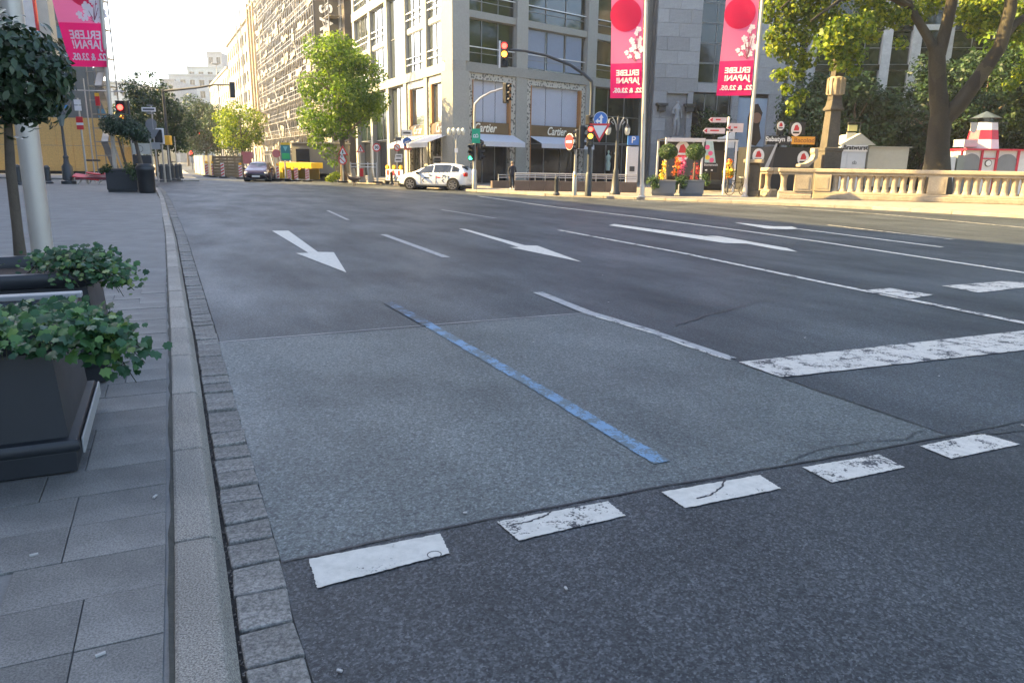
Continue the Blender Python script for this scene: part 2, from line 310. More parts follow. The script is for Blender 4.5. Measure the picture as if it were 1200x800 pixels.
# ------------------------------------------------------------------ near kerb, gutter setts, pavement slabs
edge = [Vector((x, y, 0)) for x, y in ((2.05, -3.8), (-.60, 1.92), (-.905, 2.60), (-1.42, 3.72), (-2.53, 6.14), (-3.74, 8.73), (-6.40, 14.43), (-12.7, 27.6), (-16.0, 34.3), (-18.6, 39.3))]
cum = [0.0]
for i in range(len(edge)-1): cum.append(cum[-1] + (edge[i+1]-edge[i]).length)
EL = cum[-1]
def EP(t, off):                                       # point at distance t along the road edge, off metres towards the pavement
    i = max(j for j in range(len(cum)-1) if cum[j] <= max(min(t, EL-1e-6), 0)); d = (edge[i+1]-edge[i]).normalized(); p = edge[i] + d*(t-cum[i])
    return Vector((p.x - d.y*off, p.y + d.x*off, 0))
STONE = stonemat('gutter_sett_stone', (.180, .174, .155), .45, 60, .85, .45, 1.0); KERB = stonemat('kerb_granite', (.218, .203, .170), .65, 150, .75, .25, .35)
SLAB = stonemat('paving_slab', (.158, .156, .142), .38, 130, .75, .48, .4); PAVE = brickmat('paving_far', (.150, .152, .142), (.135, .140, .136), .5, .3, .5, False, .1, .2)
gut = structure('gutter', MB().add(
    [(*EP(min(k*.6, EL), o)[:2], .0035) for k in range(int(EL/.6)+2) for o in (-.012, .24)], [(2*k, 2*k+1, 2*k+3, 2*k+2) for k in range(int(EL/.6)+1)]), GRIT)
t = 2.2; n = 0
while t < 26:
    ln = random.uniform(.17, .225); j = lambda: random.uniform(-.006, .006); h = .022 + random.uniform(-.006, .006)
    q = [EP(t+.012, 0+j()), EP(t+ln-.006, 0+j()), EP(t+ln-.006, (.176+j())), EP(t+.012, (.176+j()))]
    cx = sum((p for p in q), Vector())/4; mb = MB(); mb.prism([p - cx for p in q], -.02, h)
    mb.v = [(x, y, z + (random.uniform(-.005, .004) if z > 0 else 0)) for x, y, z in mb.v]
    mb.build('sett', STONE, gut, (cx.x, cx.y, 0), bevel=.007); t += ln; n += 1
far_s = MB()
while t < EL:
    q = [EP(t+.012, 0), EP(t+.19, 0), EP(t+.19, .185), EP(t+.012, .185)]; far_s.prism(q, -.02, .022 + random.uniform(-.004, .004)); t += .2
far_s.build('setts', STONE, gut, kind='stuff')
kb = structure('kerb', MB().add([(*EP(min(k*.8, EL), o)[:2], -.03) for k in range(int(EL/.8)+2) for o in (.23, .365)], [(2*k, 2*k+1, 2*k+3, 2*k+2) for k in range(int(EL/.8)+1)]), GRIT)
P1, P2 = G(222, 632, .1), G(204, 461, .1)
def tpar(P): return min((abs((EP(x*.02, .3) - Vector((P.x, P.y, 0))).length), x*.02) for x in range(int(EL/.02)))[1]
ta, tb = tpar(P1), tpar(P2); step = (tb-ta)/2
k0 = ta - step*int(ta/step); t = k0
while t < EL - .2:
    t2 = min(t+step, EL-.01); q = [EP(t+.004, .232), EP(t2-.004, .232), EP(t2-.004, .37), EP(t+.004, .37)]; cx = sum(q, Vector())/4
    hk = .10 + random.uniform(-.003, .003); q2 = [EP(t+.004, .192), EP(t2-.004, .192), EP(t2-.004, .37), EP(t+.004, .37)]; mb = MB().add([(*(p-cx)[:2], -.02) for p in q2] + [(*(p-cx)[:2], .03) for p in q2] + [(*(p-cx)[:2], hk) for p in q], [(3, 2, 1, 0), (8, 9, 10, 11)] + [(4*l+j, 4*l+(j+1) % 4, 4*l+4+(j+1) % 4, 4*l+4+j) for l in (0, 1) for j in range(4)]); mb.build('kerb_stone', KERB, kb, (cx.x, cx.y, 0), bevel=.014); t = t2
PZ = .095
corner = [(-18.75, 39.4), (-19.6, 40.6), (-21.2, 42.3), (-24, 44.9), (-27, 46.8), (-90, 52)]
pav = [EP(EL-.05, .37)] + [Vector((x, y, 0)) for x, y in corner] + [Vector((-90, -20, 0)), Vector((1.4, -20, 0))] + [EP(0.0, .37)] + [EP(x, .37) for x in (5.5, 8, 11, 14, 20, 34)]
fw = structure('pavement', MB().prism([(p.x, p.y) for p in pav], -.05, PZ - .008), PAVE)
fw['label'] = 'grey slab pavement left of the kerb'
# slabs laid in rows across the pavement, nearest ones as pieces
cnt = 0; row = 0; t = 4.2
while t < 14 and cnt < 300:
    dp = .30; o = .385 + .012; first = random.choice((.25, .5, .5, .35)); k = 0
    while o < (4.6 if t < 10 else 3.4):
        w = first if k == 0 else .5; a_, b_ = o + .002, o + w - .002; c_ = EP(t+dp/2, (a_+b_)/2); sx, sy = proj((c_.x, c_.y, PZ))
        if -60 < sx < 240 and 190 < sy < 860 and cnt < 300:
            q = [EP(t+.002, a_), EP(t+dp-.002, a_), EP(t+dp-.002, b_), EP(t+.002, b_)]; dz = random.uniform(-.0025, .0025)
            mb = MB().prism([p-c_ for p in q], -.03, .0); mb.v = [(x, y, z + (random.uniform(-.0015, .0015) if z == 0 else 0)) for x, y, z in mb.v]
            mb.build('slab', SLAB, fw, (c_.x, c_.y, PZ + dz), bevel=.002); cnt += 1
        o += w; k += 1
    t += dp
for q in ((545/3, 540+128/3), (40, 651), (118, 768)):
    p = G(q[0], q[1], PZ); MB().box((0, 0, .006), (.028, .009, .006), random.random()*3).build('litter_scrap', M('paper_scrap'), fw, (p.x, p.y, PZ))
# moss and grit in the joint behind the kerb
MB().add([(*EP(4 + k*.15, o)[:2], PZ - .004 + random.uniform(-.003, .004)) for k in range(140) for o in (.366, .378 + random.uniform(0, .014))], [(2*k, 2*k+1, 2*k+3, 2*k+2) for k in range(139)]).build('joint_moss', M('joint_moss', (.065, .066, .052), .95, var=.5, scale=30, bmp=.6, bscale=90), fw, kind='stuff')
# grit lying in the gutter slit
gm = MB()
for _ in range(900):
    p = EP(random.uniform(4.5, 20), random.uniform(.176, .196)); s_ = random.uniform(.003, .008); gm.box((p.x, p.y, .006), (s_, s_, s_), random.random()*3)
gm.build('gutter_grit', M('pale_grit', (.16, .14, .12), .9, var=.5, scale=200), gut, kind='stuff')

# ------------------------------------------------------------------ far pavements
FPAVE = brickmat('far_pavement_slabs', (.24, .215, .175), (.17, .155, .13), .6, .4, .5, False, .1, .2); FK = stonemat('far_kerb_granite', (.25, .22, .18), .3, 60)
fk = [(-62, 165), (-30, 92), (-16.0, 60.5), (-12.4, 54.2), (-6.6, 46.6), (-1.85, 39.6), (1.6, 36.0), (5.5, 33.6), (10.4, 30.6), (13.6, 28.2), (16.3, 25.0), (21, 17.5), (33, -4)]
far_pav = structure('far_pavement', MB().prism(fk + [(90, -4), (90, 130), (0, 190), (-62, 190)], -.05, .11), FPAVE)
fkerb = structure('far_kerb', MB().prism([(p[0]-.02, p[1]-.02) for p in fk[:2]] + [(p[0], p[1]+.01) for p in fk[1::-1]], -.05, .0), FK)
for i in range(1, len(fk)-1):
    a, b = Vector((*fk[i], 0)), Vector((*fk[i+1], 0)); L_ = (b-a).length; m_ = max(1, int(L_/1.2)); d = (b-a).normalized(); nr = Vector((d.y, -d.x, 0))
    if nr.y > 0: nr = -nr
    for k in range(m_):
        p, q = a.lerp(b, k/m_) + d*.005, a.lerp(b, (k+1)/m_) - d*.005; c_ = (p+q)/2
        MB().prism([x - c_ for x in (p, q, q + nr*.18, p + nr*.18)], -.04, .112).build('kerb_stone', FK, fkerb, c_, bevel=.012)
lp = [(-21.3, 50.7), (-22.0, 49.8), (-24.5, 49.9), (-90, 57), (-90, 230), (-96, 230), (-78.0, 172)]
structure('street_corner_pavement', MB().prism(lp, -.05, .10), M('corner_pavement', (.24, .24, .23), .85, scale=2))
# ------------------------------------------------------------------ foliage helpers
def leaves(name, clumps, n, size, mat, parent=None, shell=.55, droop=.3, kind=None, aspect=.6):
    w = np.array([c[3]**2*(c[4] if len(c) > 4 else 1) for c in clumps], float); idx = rng.choice(len(clumps), n, p=w/w.sum())
    C = np.array([c[:3] for c in clumps], float)[idx]; rad = np.array([c[3] for c in clumps], float)[idx]
    d = rng.normal(size=(n, 3)); d /= np.linalg.norm(d, axis=1)[:, None]
    rr = rad*(shell + (1-shell)*rng.random(n)**.6)*np.where(rng.random(n) < .18, rng.random(n), 1); sq = np.array([1, 1, .82])
    P = C + d*rr[:, None]*sq
    nn = d*.7 + rng.normal(size=(n, 3))*.55 + np.array([0, 0, .35]); nn /= np.linalg.norm(nn, axis=1)[:, None]
    t = np.cross(nn, rng.normal(size=(n, 3))); t[:, 2] -= droop; t -= nn*(t*nn).sum(1)[:, None]; t /= np.linalg.norm(t, axis=1)[:, None]
    b = np.cross(nn, t); s = size*rng.uniform(.6, 1.25, n)[:, None]
    V = np.empty((n, 4, 3)); V[:, 0] = P - t*s*.5; V[:, 1] = P + b*s*.5*aspect + nn*s*.10; V[:, 2] = P + t*s*.55 - nn*s*.08; V[:, 3] = P - b*s*.5*aspect + nn*s*.10
    me = bpy.data.meshes.new(name); me.vertices.add(n*4); me.vertices.foreach_set('co', V.reshape(-1).astype(np.float32))
    me.loops.add(n*4); me.loops.foreach_set('vertex_index', np.arange(n*4, dtype=np.int32)); me.polygons.add(n); me.polygons.foreach_set('loop_start', np.arange(0, n*4, 4, dtype=np.int32)); me.update(calc_edges=True); me.validate()
    me.materials.append(mat); return link(name, me, parent, kind=kind)
def blob(cx, cy, z0, z1, rx, n, r, ry=None, seed=1, flat=1.0):
    q = random.Random(seed); out = []; ry = ry or rx; zc, rz = (z0+z1)/2, (z1-z0)/2
    while len(out) < n:
        x, y, z = (q.uniform(-1, 1) for _ in range(3))
        if .25 < x*x + y*y + z*z < 1: out.append((cx + x*(rx-r*.6), cy + y*(ry-r*.6), zc + z*(rz-r*.5), r*q.uniform(.65, 1.2)))
    return out
BARK = M('bark', (.13, .10, .07), .9, var=.45, scale=9, bmp=.8, bscale=30); PLANE_BARK = barkmat('plane_bark', [(.014, .011, .007), (.027, .022, .013), (.055, .047, .027)], 2.2)
L_LIME = leafmat('lime_leaf', [(0, (.06, .115, .010)), (.5, (.13, .20, .016)), (1, (.32, .36, .03))], .5)
L_MID = leafmat('street_leaf', [(0, (.045, .10, .010)), (.55, (.105, .195, .018)), (1, (.21, .30, .028))], .5)
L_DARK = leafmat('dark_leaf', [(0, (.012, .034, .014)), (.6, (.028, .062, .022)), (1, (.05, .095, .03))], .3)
L_BALL = leafmat('ball_leaf', [(0, (.018, .036, .018)), (.6, (.040, .070, .032)), (.93, (.07, .105, .05)), (1, (.16, .20, .13))], .2, .34)
L_BOX = leafmat('box_leaf', [(0, (.02, .05, .015)), (.6, (.045, .09, .025)), (1, (.09, .15, .04))], .25)
L_IVY = leafmat('ivy_leaf', [(0, (.014, .05, .020)), (.5, (.028, .088, .032)), (.8, (.05, .13, .035)), (.95, (.12, .22, .05)), (1, (.22, .27, .10))], .2, .36)
def tree(name, label, base, zc0, zc1, rx, ncl, rcl, nlv, size, mat, tr=.16, seed=1, group=None, bark=None, lean=(0, 0), extra=None, cat='tree', ry=None):
    t = thing(name, label, cat, base, 0, group); q = random.Random(seed); mb = MB(); ztop = zc0 + (zc1-zc0)*.75
    mb.tube([(0, 0, -.05), (q.uniform(-.05, .05), 0, zc0*.5), (lean[0]*.4, lean[1]*.4, zc0), (lean[0], lean[1], ztop)], [tr*1.25, tr, tr*.85, tr*.2], 10)
    for k in range(7):
        a = q.uniform(0, 6.28); z = zc0 + (zc1-zc0)*q.uniform(.0, .45); L_ = rx*q.uniform(.5, .85)
        mb.tube([(lean[0]*.5, lean[1]*.5, z), (L_*.5*math.cos(a), L_*.5*math.sin(a), z + L_*.4), (L_*math.cos(a), L_*math.sin(a), z + L_*.75)], [tr*.45, tr*.28, tr*.1], 6)
    mb.build('trunk', bark or BARK, t, smooth=True)
    cl = blob(lean[0], lean[1], zc0, zc1, rx, ncl, rcl, ry, seed) + (extra or [])
    leaves('crown', cl, nlv, size, mat, t); return t

# ------------------------------------------------------------------ the two big planters in the foreground
PL_GREY = M('planter_charcoal', (.019, .022, .026), .45, var=.25, scale=2.5, dirt=.25); PL_LIT_EDGE = M('planter_lit_edge_grey', (.30, .30, .29), .5, var=.2, scale=4); SOIL = M('soil', (.045, .030, .020), .95, var=.5, scale=25, bmp=1, bscale=40)
def big_planter(label, fr, w, d, hgt, edges=()):
    # fr: front right corner on the ground; w across the pavement, d along it
    o = thing('planter', label, 'planter', (fr.x - EN.x*w/2 + ED.x*d/2, fr.y - EN.y*w/2 + ED.y*d/2, PZ), math.atan2(EN.y, EN.x), 'charcoal box planters with ivy')
    def ring(spec):
        mb = MB(); vs_ = []
        for i, z in spec: vs_ += [(-w/2+i, -d/2+i, z), (w/2-i, -d/2+i, z), (w/2-i, d/2-i, z), (-w/2+i, d/2-i, z)]
        fs = [(4*k+j, 4*k+(j+1) % 4, 4*k+4+(j+1) % 4, 4*k+4+j) for k in range(len(spec)-1) for j in range(4)]
        return mb.add(vs_, fs)
    sk = ring([(.025, .012), (.02, .11), (.05, .112)]); sk.build('plinth', PL_GREY, o, bevel=.004)
    ring([(.05, .105), (.012, .112), (.0, .13), (.0, .15), (.012, .17), (.05, .178)]).build('base_moulding', PL_GREY, o, smooth=True)
    ring([(.045, .17), (.075, hgt-.09)]).build('body', PL_GREY, o)
    ring([(.08, hgt-.10), (.035, hgt-.085), (.02, hgt-.06), (.02, hgt-.015), (.03, hgt), (.09, hgt), (.10, hgt-.02), (.10, hgt-.09)]).build('rim', PL_GREY, o, smooth=True)
    MB().b2(-w/2+.095, w/2-.095, -d/2+.095, d/2-.095, hgt-.16, hgt-.08).build('soil', SOIL, o)
    if 'side' in edges:  # pale strips paint the light on the moulding side and rear rim
        MB().b2(w/2+.002, w/2+.014, -d/2+.05, d/2-.02, .085, .165).build('lit_side_strip', PL_LIT_EDGE, o, bevel=.006)
        MB().b2(-w/2+.05, w/2-.015, d/2-.095, d/2-.008, hgt+.002, hgt+.032).build('lit_rim_strip', PL_LIT_EDGE, o, bevel=.006)
    for sx in (-1, 1):
        for sy in (-1, 1): MB().b2(sx*(w/2-.12)-.04, sx*(w/2-.12)+.04, sy*(d/2-.12)-.04, sy*(d/2-.12)+.04, .0, .03).build('foot', M('wood_foot', (.22, .13, .07), .9), o)
    return o
FR1 = G(98, 555, PZ); FR2 = G(130, 449, PZ)
W1, D1 = 1.15, 1.06
HP1 = .675
big_planter('near charcoal planter with painted lit edges and trailing ivy, beside the kerb', FR1, W1, D1, HP1, ('side',))
HP2 = .735
pl2 = big_planter('second charcoal planter from the front, holding the ball tree', FR2, 1.25, 1.15, HP2)
def P1p(u, v, z): p = FR1 - EN*u + ED*v; return Vector((p.x, p.y, PZ + z))        # u from right side, v from front
def P2p(u, v, z): p = FR2 - EN*u + ED*v; return Vector((p.x, p.y, PZ + z))
def ivy_mesh():
    out = [(0, -.38), (.20, -.50), (.34, -.33), (.54, -.18), (.42, .04), (.40, .29), (.18, .28), (0, .62), (-.18, .28), (-.40, .29), (-.42, .04), (-.54, -.18), (-.34, -.33), (-.20, -.50)]
    vs_ = [(0, -.05, .0)] + [(x, y, -.12*abs(x) - .10*max(y, 0)**1.5 + .03*math.sin(9*x)) for x, y in out]
    me = bpy.data.meshes.new('ivy_leaf'); me.from_pydata(vs_, [], [(0, 1+k, 1+(k+1) % 14) for k in range(14)]); me.update(); me.shade_smooth(); me.materials.append(L_IVY); return me
IVY = ivy_mesh()
def ivy(label, strands, n, size, group, parts=260, seed=3):
    q = random.Random(seed); t = thing('ivy_plant', label, 'ivy', strands[0][0], 0, group); o = Vector(strands[0][0]); st = MB(); items = []
    for s in strands: st.tube([Vector(p) - o for p in s], .0022, 5)
    st.build('stems', M('ivy_stem', (.045, .05, .02), .8), t)
    for _ in range(n):
        s = q.choice(strands); k = q.randrange(len(s)-1); p = Vector(s[k]).lerp(Vector(s[k+1]), q.random()); dn = (Vector(s[k+1])-Vector(s[k])).normalized()
        off = Vector((q.gauss(0, .045), q.gauss(0, .045), abs(q.gauss(.005, .022)))); items.append((p + off, dn))
    items.sort(key=lambda a: a[0].y)
    rest = MB(); 
    for i, (p, dn) in enumerate(items):
        nrm = Vector((q.gauss(.15, .35), q.gauss(-.45, .35), q.uniform(.35, 1.0))).normalized(); ty = (dn*1.2 + Vector((q.gauss(0, .5), q.gauss(0, .5), q.gauss(-.4, .3)))); ty = (ty - nrm*ty.dot(nrm)).normalized(); tx = ty.cross(nrm)
        s = size*q.uniform(.55, 1.2); Mx = Matrix(((tx.x, ty.x, nrm.x), (tx.y, ty.y, nrm.y), (tx.z, ty.z, nrm.z)))
        if i < parts:
            ob = bpy.data.objects.new('leaf', IVY); COL.objects.link(ob); ob.parent = t; ob.location = p - o; ob.rotation_euler = Mx.to_euler(); ob.scale = (s, s, s)
        else: rest.add([(p - o) + Mx @ (v.co*s) for v in IVY.vertices], [tuple(f.vertices) for f in IVY.polygons])
    if rest.v: rest.build('leaves', L_IVY, t, smooth=True, kind='stuff')
    return t
q = random.Random(11); st1 = []
for k in range(40):                                    # over the near planter's front and right edges
    u = q.uniform(.0, 1.0); v0 = q.uniform(.10, .55)
    a = P1p(u + .08, v0 + .05, HP1 - .03); b = P1p(u + q.uniform(-.02, .02), v0*.5 + .02, HP1 + q.uniform(.01, .06)); c_ = P1p(u - .02, -.05 + q.uniform(-.03, .03), HP1 - q.uniform(-.03, .04)); d_ = P1p(u - .03, -.09, HP1 - q.uniform(.04, .10))
    st1.append([a, b, c_, d_])
for k in range(22):
    v = q.uniform(.0, .6); r_ = q.uniform(.05, .17)
    st1.append([P1p(.30, v + .08, HP1), P1p(.08, v, HP1 + q.uniform(.0, .04)), P1p(-.06, v - .04, HP1 - .01), P1p(-.08 - r_*.6, v - .10, HP1 - .06 - q.random()*.08)])
for tip in ((178, 418), (170, 425), (150, 440), (160, 448), (120, 436), (150, 420)):
    e = AT(*tip, FR1.y - .02 + q.uniform(-.05, .12)); s0 = P1p(.12, .25, HP1 + .02); m_ = P1p(-.08, .12, HP1 + .05)
    st1 += [[s0, m_, m_.lerp(e, .55) + Vector((0, 0, .03)), e]]*3
ivy('large-leaved ivy trailing over the front of the near planter', st1, 1700, .050, 'ivy in the foreground planters', 290, 3)
st2 = []
for k in range(46):
    u = q.uniform(.0, .36); v = q.uniform(.0, .45); st2.append([P2p(u + .1, v + .15, HP2 - .02), P2p(u, v + .03, HP2 + q.uniform(.04, .13)), P2p(u - .10, v - .1, HP2 + q.uniform(-.02, .05)), P2p(u - .16, v - .16, HP2 - q.uniform(.02, .10))])
for k in range(12):
    v = q.uniform(.0, .5); st2.append([P2p(.1, v, HP2 + .05), P2p(-.04, v - .03, HP2 + .04), P2p(-.10 - q.random()*.12, v - .06, HP2 - .05 - .12*q.random())])
ivy('small-leaved bushy ivy on the right edge of the second planter', st2, 1300, .040, 'ivy in the foreground planters', 120, 4)
# ball tree standing in the second planter
tb = G(25, 311, PZ + HP2 - .09); bt = thing('ball_tree', 'clipped ball tree with grey bark, in the second charcoal planter', 'tree', tb)
cz = 2.30 - tb.z; cc = AT(6, 86, tb.y)
ct = cc - tb
MB().tube([(0, 0, 0), (.01, 0, .25), (ct.x*.4 - .01, 0, .7), (ct.x, ct.y, ct.z)], [.045, .036, .034, .02], 10).build('trunk', BARK, bt, smooth=True)
cr = 74*(tb.y*math.cos(PITCH))/F*.95
leaves('crown', [(ct.x, ct.y, ct.z, cr)], 3400, .066, L_BALL, bt, .55, .55, aspect=.62)
leaf0 = bpy.data.meshes.new('ball_leaf'); leaf0.from_pydata([(0, -.5, 0), (.26, -.15, .07), (.24, .2, .05), (0, .6, -.09), (-.24, .2, .05), (-.26, -.15, .07), (0, 0, 0)], [], [(0, 1, 6), (1, 2, 6), (2, 3, 6), (3, 4, 6), (4, 5, 6), (5, 0, 6)]); leaf0.update(); leaf0.shade_smooth(); leaf0.materials.append(L_BALL)
for k in range(300):
    while True:
        d = Vector((q.gauss(0, 1), q.gauss(0, 1), q.gauss(0, 1))).normalized()
        if d.y < .25: break
    nrm = (d + Vector((q.gauss(0, .25), q.gauss(0, .25), q.gauss(.25, .25)))).normalized(); ty = Vector((q.gauss(0, .5), q.gauss(0, .5), -1)); ty = (ty - nrm*ty.dot(nrm)).normalized(); tx = ty.cross(nrm)
    ob = bpy.data.objects.new('leaf', leaf0); COL.objects.link(ob); ob.parent = bt; ob.location = ct + Vector((d.x, d.y, d.z*.95))*cr*q.uniform(.93, 1.08)
    ob.rotation_euler = Matrix(((tx.x, ty.x, nrm.x), (tx.y, ty.y, nrm.y), (tx.z, ty.z, nrm.z))).to_euler(); s = q.uniform(.05, .078); ob.scale = (s, s, s)
# thick pale pole behind the planters
pb = G(52, 310, PZ); METAL = M('galvanised_metal', (.42, .42, .40), .42, .7, var=.15, scale=6); PALE = M('pale_painted_pole', (.52, .47, .40), .35, .25, var=.12, scale=3, dirt=.2)
fp = thing('thick_pole', 'thick pale cylindrical pole behind the ball tree planter', 'pole', pb)
MB().tube([(0, 0, 0), (.03, 0, 3), (.11, 0, 11)], [.135, .132, .10], 20).build('shaft', PALE, fp, smooth=True); MB().lathe([(.26, 0), (.26, .02), (.19, .05), (.17, .06)]).build('base_collar', PALE, fp, smooth=True)
# ------------------------------------------------------------------ corner shop building
LIME = stonemat('limestone', (.275, .28, .25), .06, 8, .8, .06, .05); LIMED = stonemat('limestone_reveal', (.33, .31, .27), .1, 8, .8, .15, .1)
GLASS = M('window_glass', (.012, .022, .018), .04, 0, var=.2, scale=.6, spec=.6, ior=1.5); FRAME = M('window_frame_grey', (.20, .21, .21), .45, .3); SHOPGLASS = M('shop_glass', (.010, .012, .016), .06, 0, var=.1, spec=.6)
GLASSB = M('coated_glass', (.05, .06, .06), .03, 0, var=.1, spec=1.0, ior=2.6)
BLIND = M('pale_blind', (.42, .46, .54), .7, var=.08); RAILW = M('white_rail', (.62, .63, .62), .45, .2); GOLD = M('sign_bronze', (.16, .105, .05), .4, .25, var=.15); LETTER = M('ivory_letter', (.85, .80, .66), .4)
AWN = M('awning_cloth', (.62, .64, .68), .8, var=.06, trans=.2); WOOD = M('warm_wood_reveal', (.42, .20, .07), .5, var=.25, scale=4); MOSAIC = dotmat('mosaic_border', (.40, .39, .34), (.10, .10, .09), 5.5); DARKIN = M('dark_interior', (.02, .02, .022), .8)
C0 = AT(531, 217, 48.6); C0.z = 0.1; RA = math.atan2(.667, .745); LA = math.atan2(-.8988, .4384)
cb = thing('corner_building', 'pale limestone corner building with shop awnings behind the white car', 'building', C0)
class Fac:                                            # a facade of a building: local x along the wall, y into it
    def __init__(s, parent, rz, loc=(0, 0, 0)): s.p, s.rz, s.loc = parent, rz, loc
    def put(s, name, mb, mat, at=(0, 0, 0), parent=None, **k):
        if parent is not None: return mb.build(name, mat, parent, at, 0, **k)
        c = Matrix.Rotation(s.rz, 3, 'Z') @ Vector(at); return mb.build(name, mat, s.p, Vector(s.loc) + c, s.rz, **k)
    def txt(s, t_, size, mat, at, parent=None, **k):
        if parent is not None: return text(t_, size, mat, 'lettering', parent, at, 0, **k)
        c = Matrix.Rotation(s.rz, 3, 'Z') @ Vector(at); return text(t_, size, mat, 'lettering', s.p, Vector(s.loc) + c, s.rz, **k)
    def window(s, x0, x1, z0, z1, y=.3, cols=2, rows=1, glass=None, rails=(), fr=.06, name='window', open_=0):
        w, h = x1-x0, z1-z0; f = MB()
        for a, b, c, d in ((0, w, 0, fr), (0, w, h-fr, h), (0, fr, fr, h-fr), (w-fr, w, fr, h-fr)): f.b2(a, b, -.04, .06, c, d)
        for k in range(1, cols): f.b2(w*k/cols-fr*.4, w*k/cols+fr*.4, -.03, .05, fr, h-fr)
        for k in range(1, rows): f.b2(fr, w-fr, -.025, .045, h*k/rows-fr*.4, h*k/rows+fr*.4)
        o = s.put(name, f, FRAME, (x0, y, z0))
        for i in range(cols):
            for j in range(rows):
                q_ = MB().b2(w*i/cols+fr*.5, w*(i+1)/cols-fr*.5, .02, .03, h*j/rows+fr*.5, h*(j+1)/rows-fr*.5)
                tl = random.uniform(-.006, .006); q_.v = [(a, b + (c - h/2)*tl + (a - w/2)*random.choice((0, .004)), c) for a, b, c in q_.v]; s.put('pane', q_, glass or GLASS, parent=o)
        for rz_ in rails: s.put('rail', MB().b2(.0, w, -.16, -.13, rz_, rz_+.06), RAILW, parent=o)
        return o
fr_ = Fac(cb, RA); fl_ = Fac(cb, LA); HB = 21.0
rp = [0, 5.9, 12.8, 19.6]; PW = 1.0
lv = [7.6, 10.7, 13.9, 17.1, 20.3]
# core volume set behind the glass line, so that the building is closed
core = MB(); cR = Vector((math.cos(RA), math.sin(RA), 0)); cL = Vector((-math.cos(LA), -math.sin(LA), 0)); iR = Vector((-cR.y, cR.x, 0)); iL = Vector((-math.sin(LA), math.cos(LA), 0))
pt = lambda a, b, d: cR*a + cL*b
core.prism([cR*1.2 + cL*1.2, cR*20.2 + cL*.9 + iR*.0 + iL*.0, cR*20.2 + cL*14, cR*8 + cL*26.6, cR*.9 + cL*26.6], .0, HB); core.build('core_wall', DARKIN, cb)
MB().prism([-(cR + cL)*.05, cR*20.6 - cL*.05, cR*20.6 + cL*14, cR*8 + cL*27, cL*27 - cR*.05], HB, HB+.6).build('roof_slab', LIME, cb)
fr_.put('corner_pillar', MB().b2(0, 1.25, 0, 1.2, 0, 7.0).b2(0, 1.25, 0, 1.2, 7.6, HB), LIME)
for x in rp[1:]: fr_.put('pillar', MB().b2(x-PW/2, x+PW/2, 0, .7, 0, 7.0).b2(x-PW/2, x+PW/2, 0, .7, 7.6, HB), LIME)
fr_.put('beam', MB().b2(-.01, 20.1, -.03, .8, 7.0, 7.6), LIME)
for z in lv[1:]: fr_.put('beam', MB().b2(1.25, 20.1, .12, .8, z-.42, z), LIME)
edges = [(1.25, 5.4), (6.4, 12.3), (13.3, 19.1)]
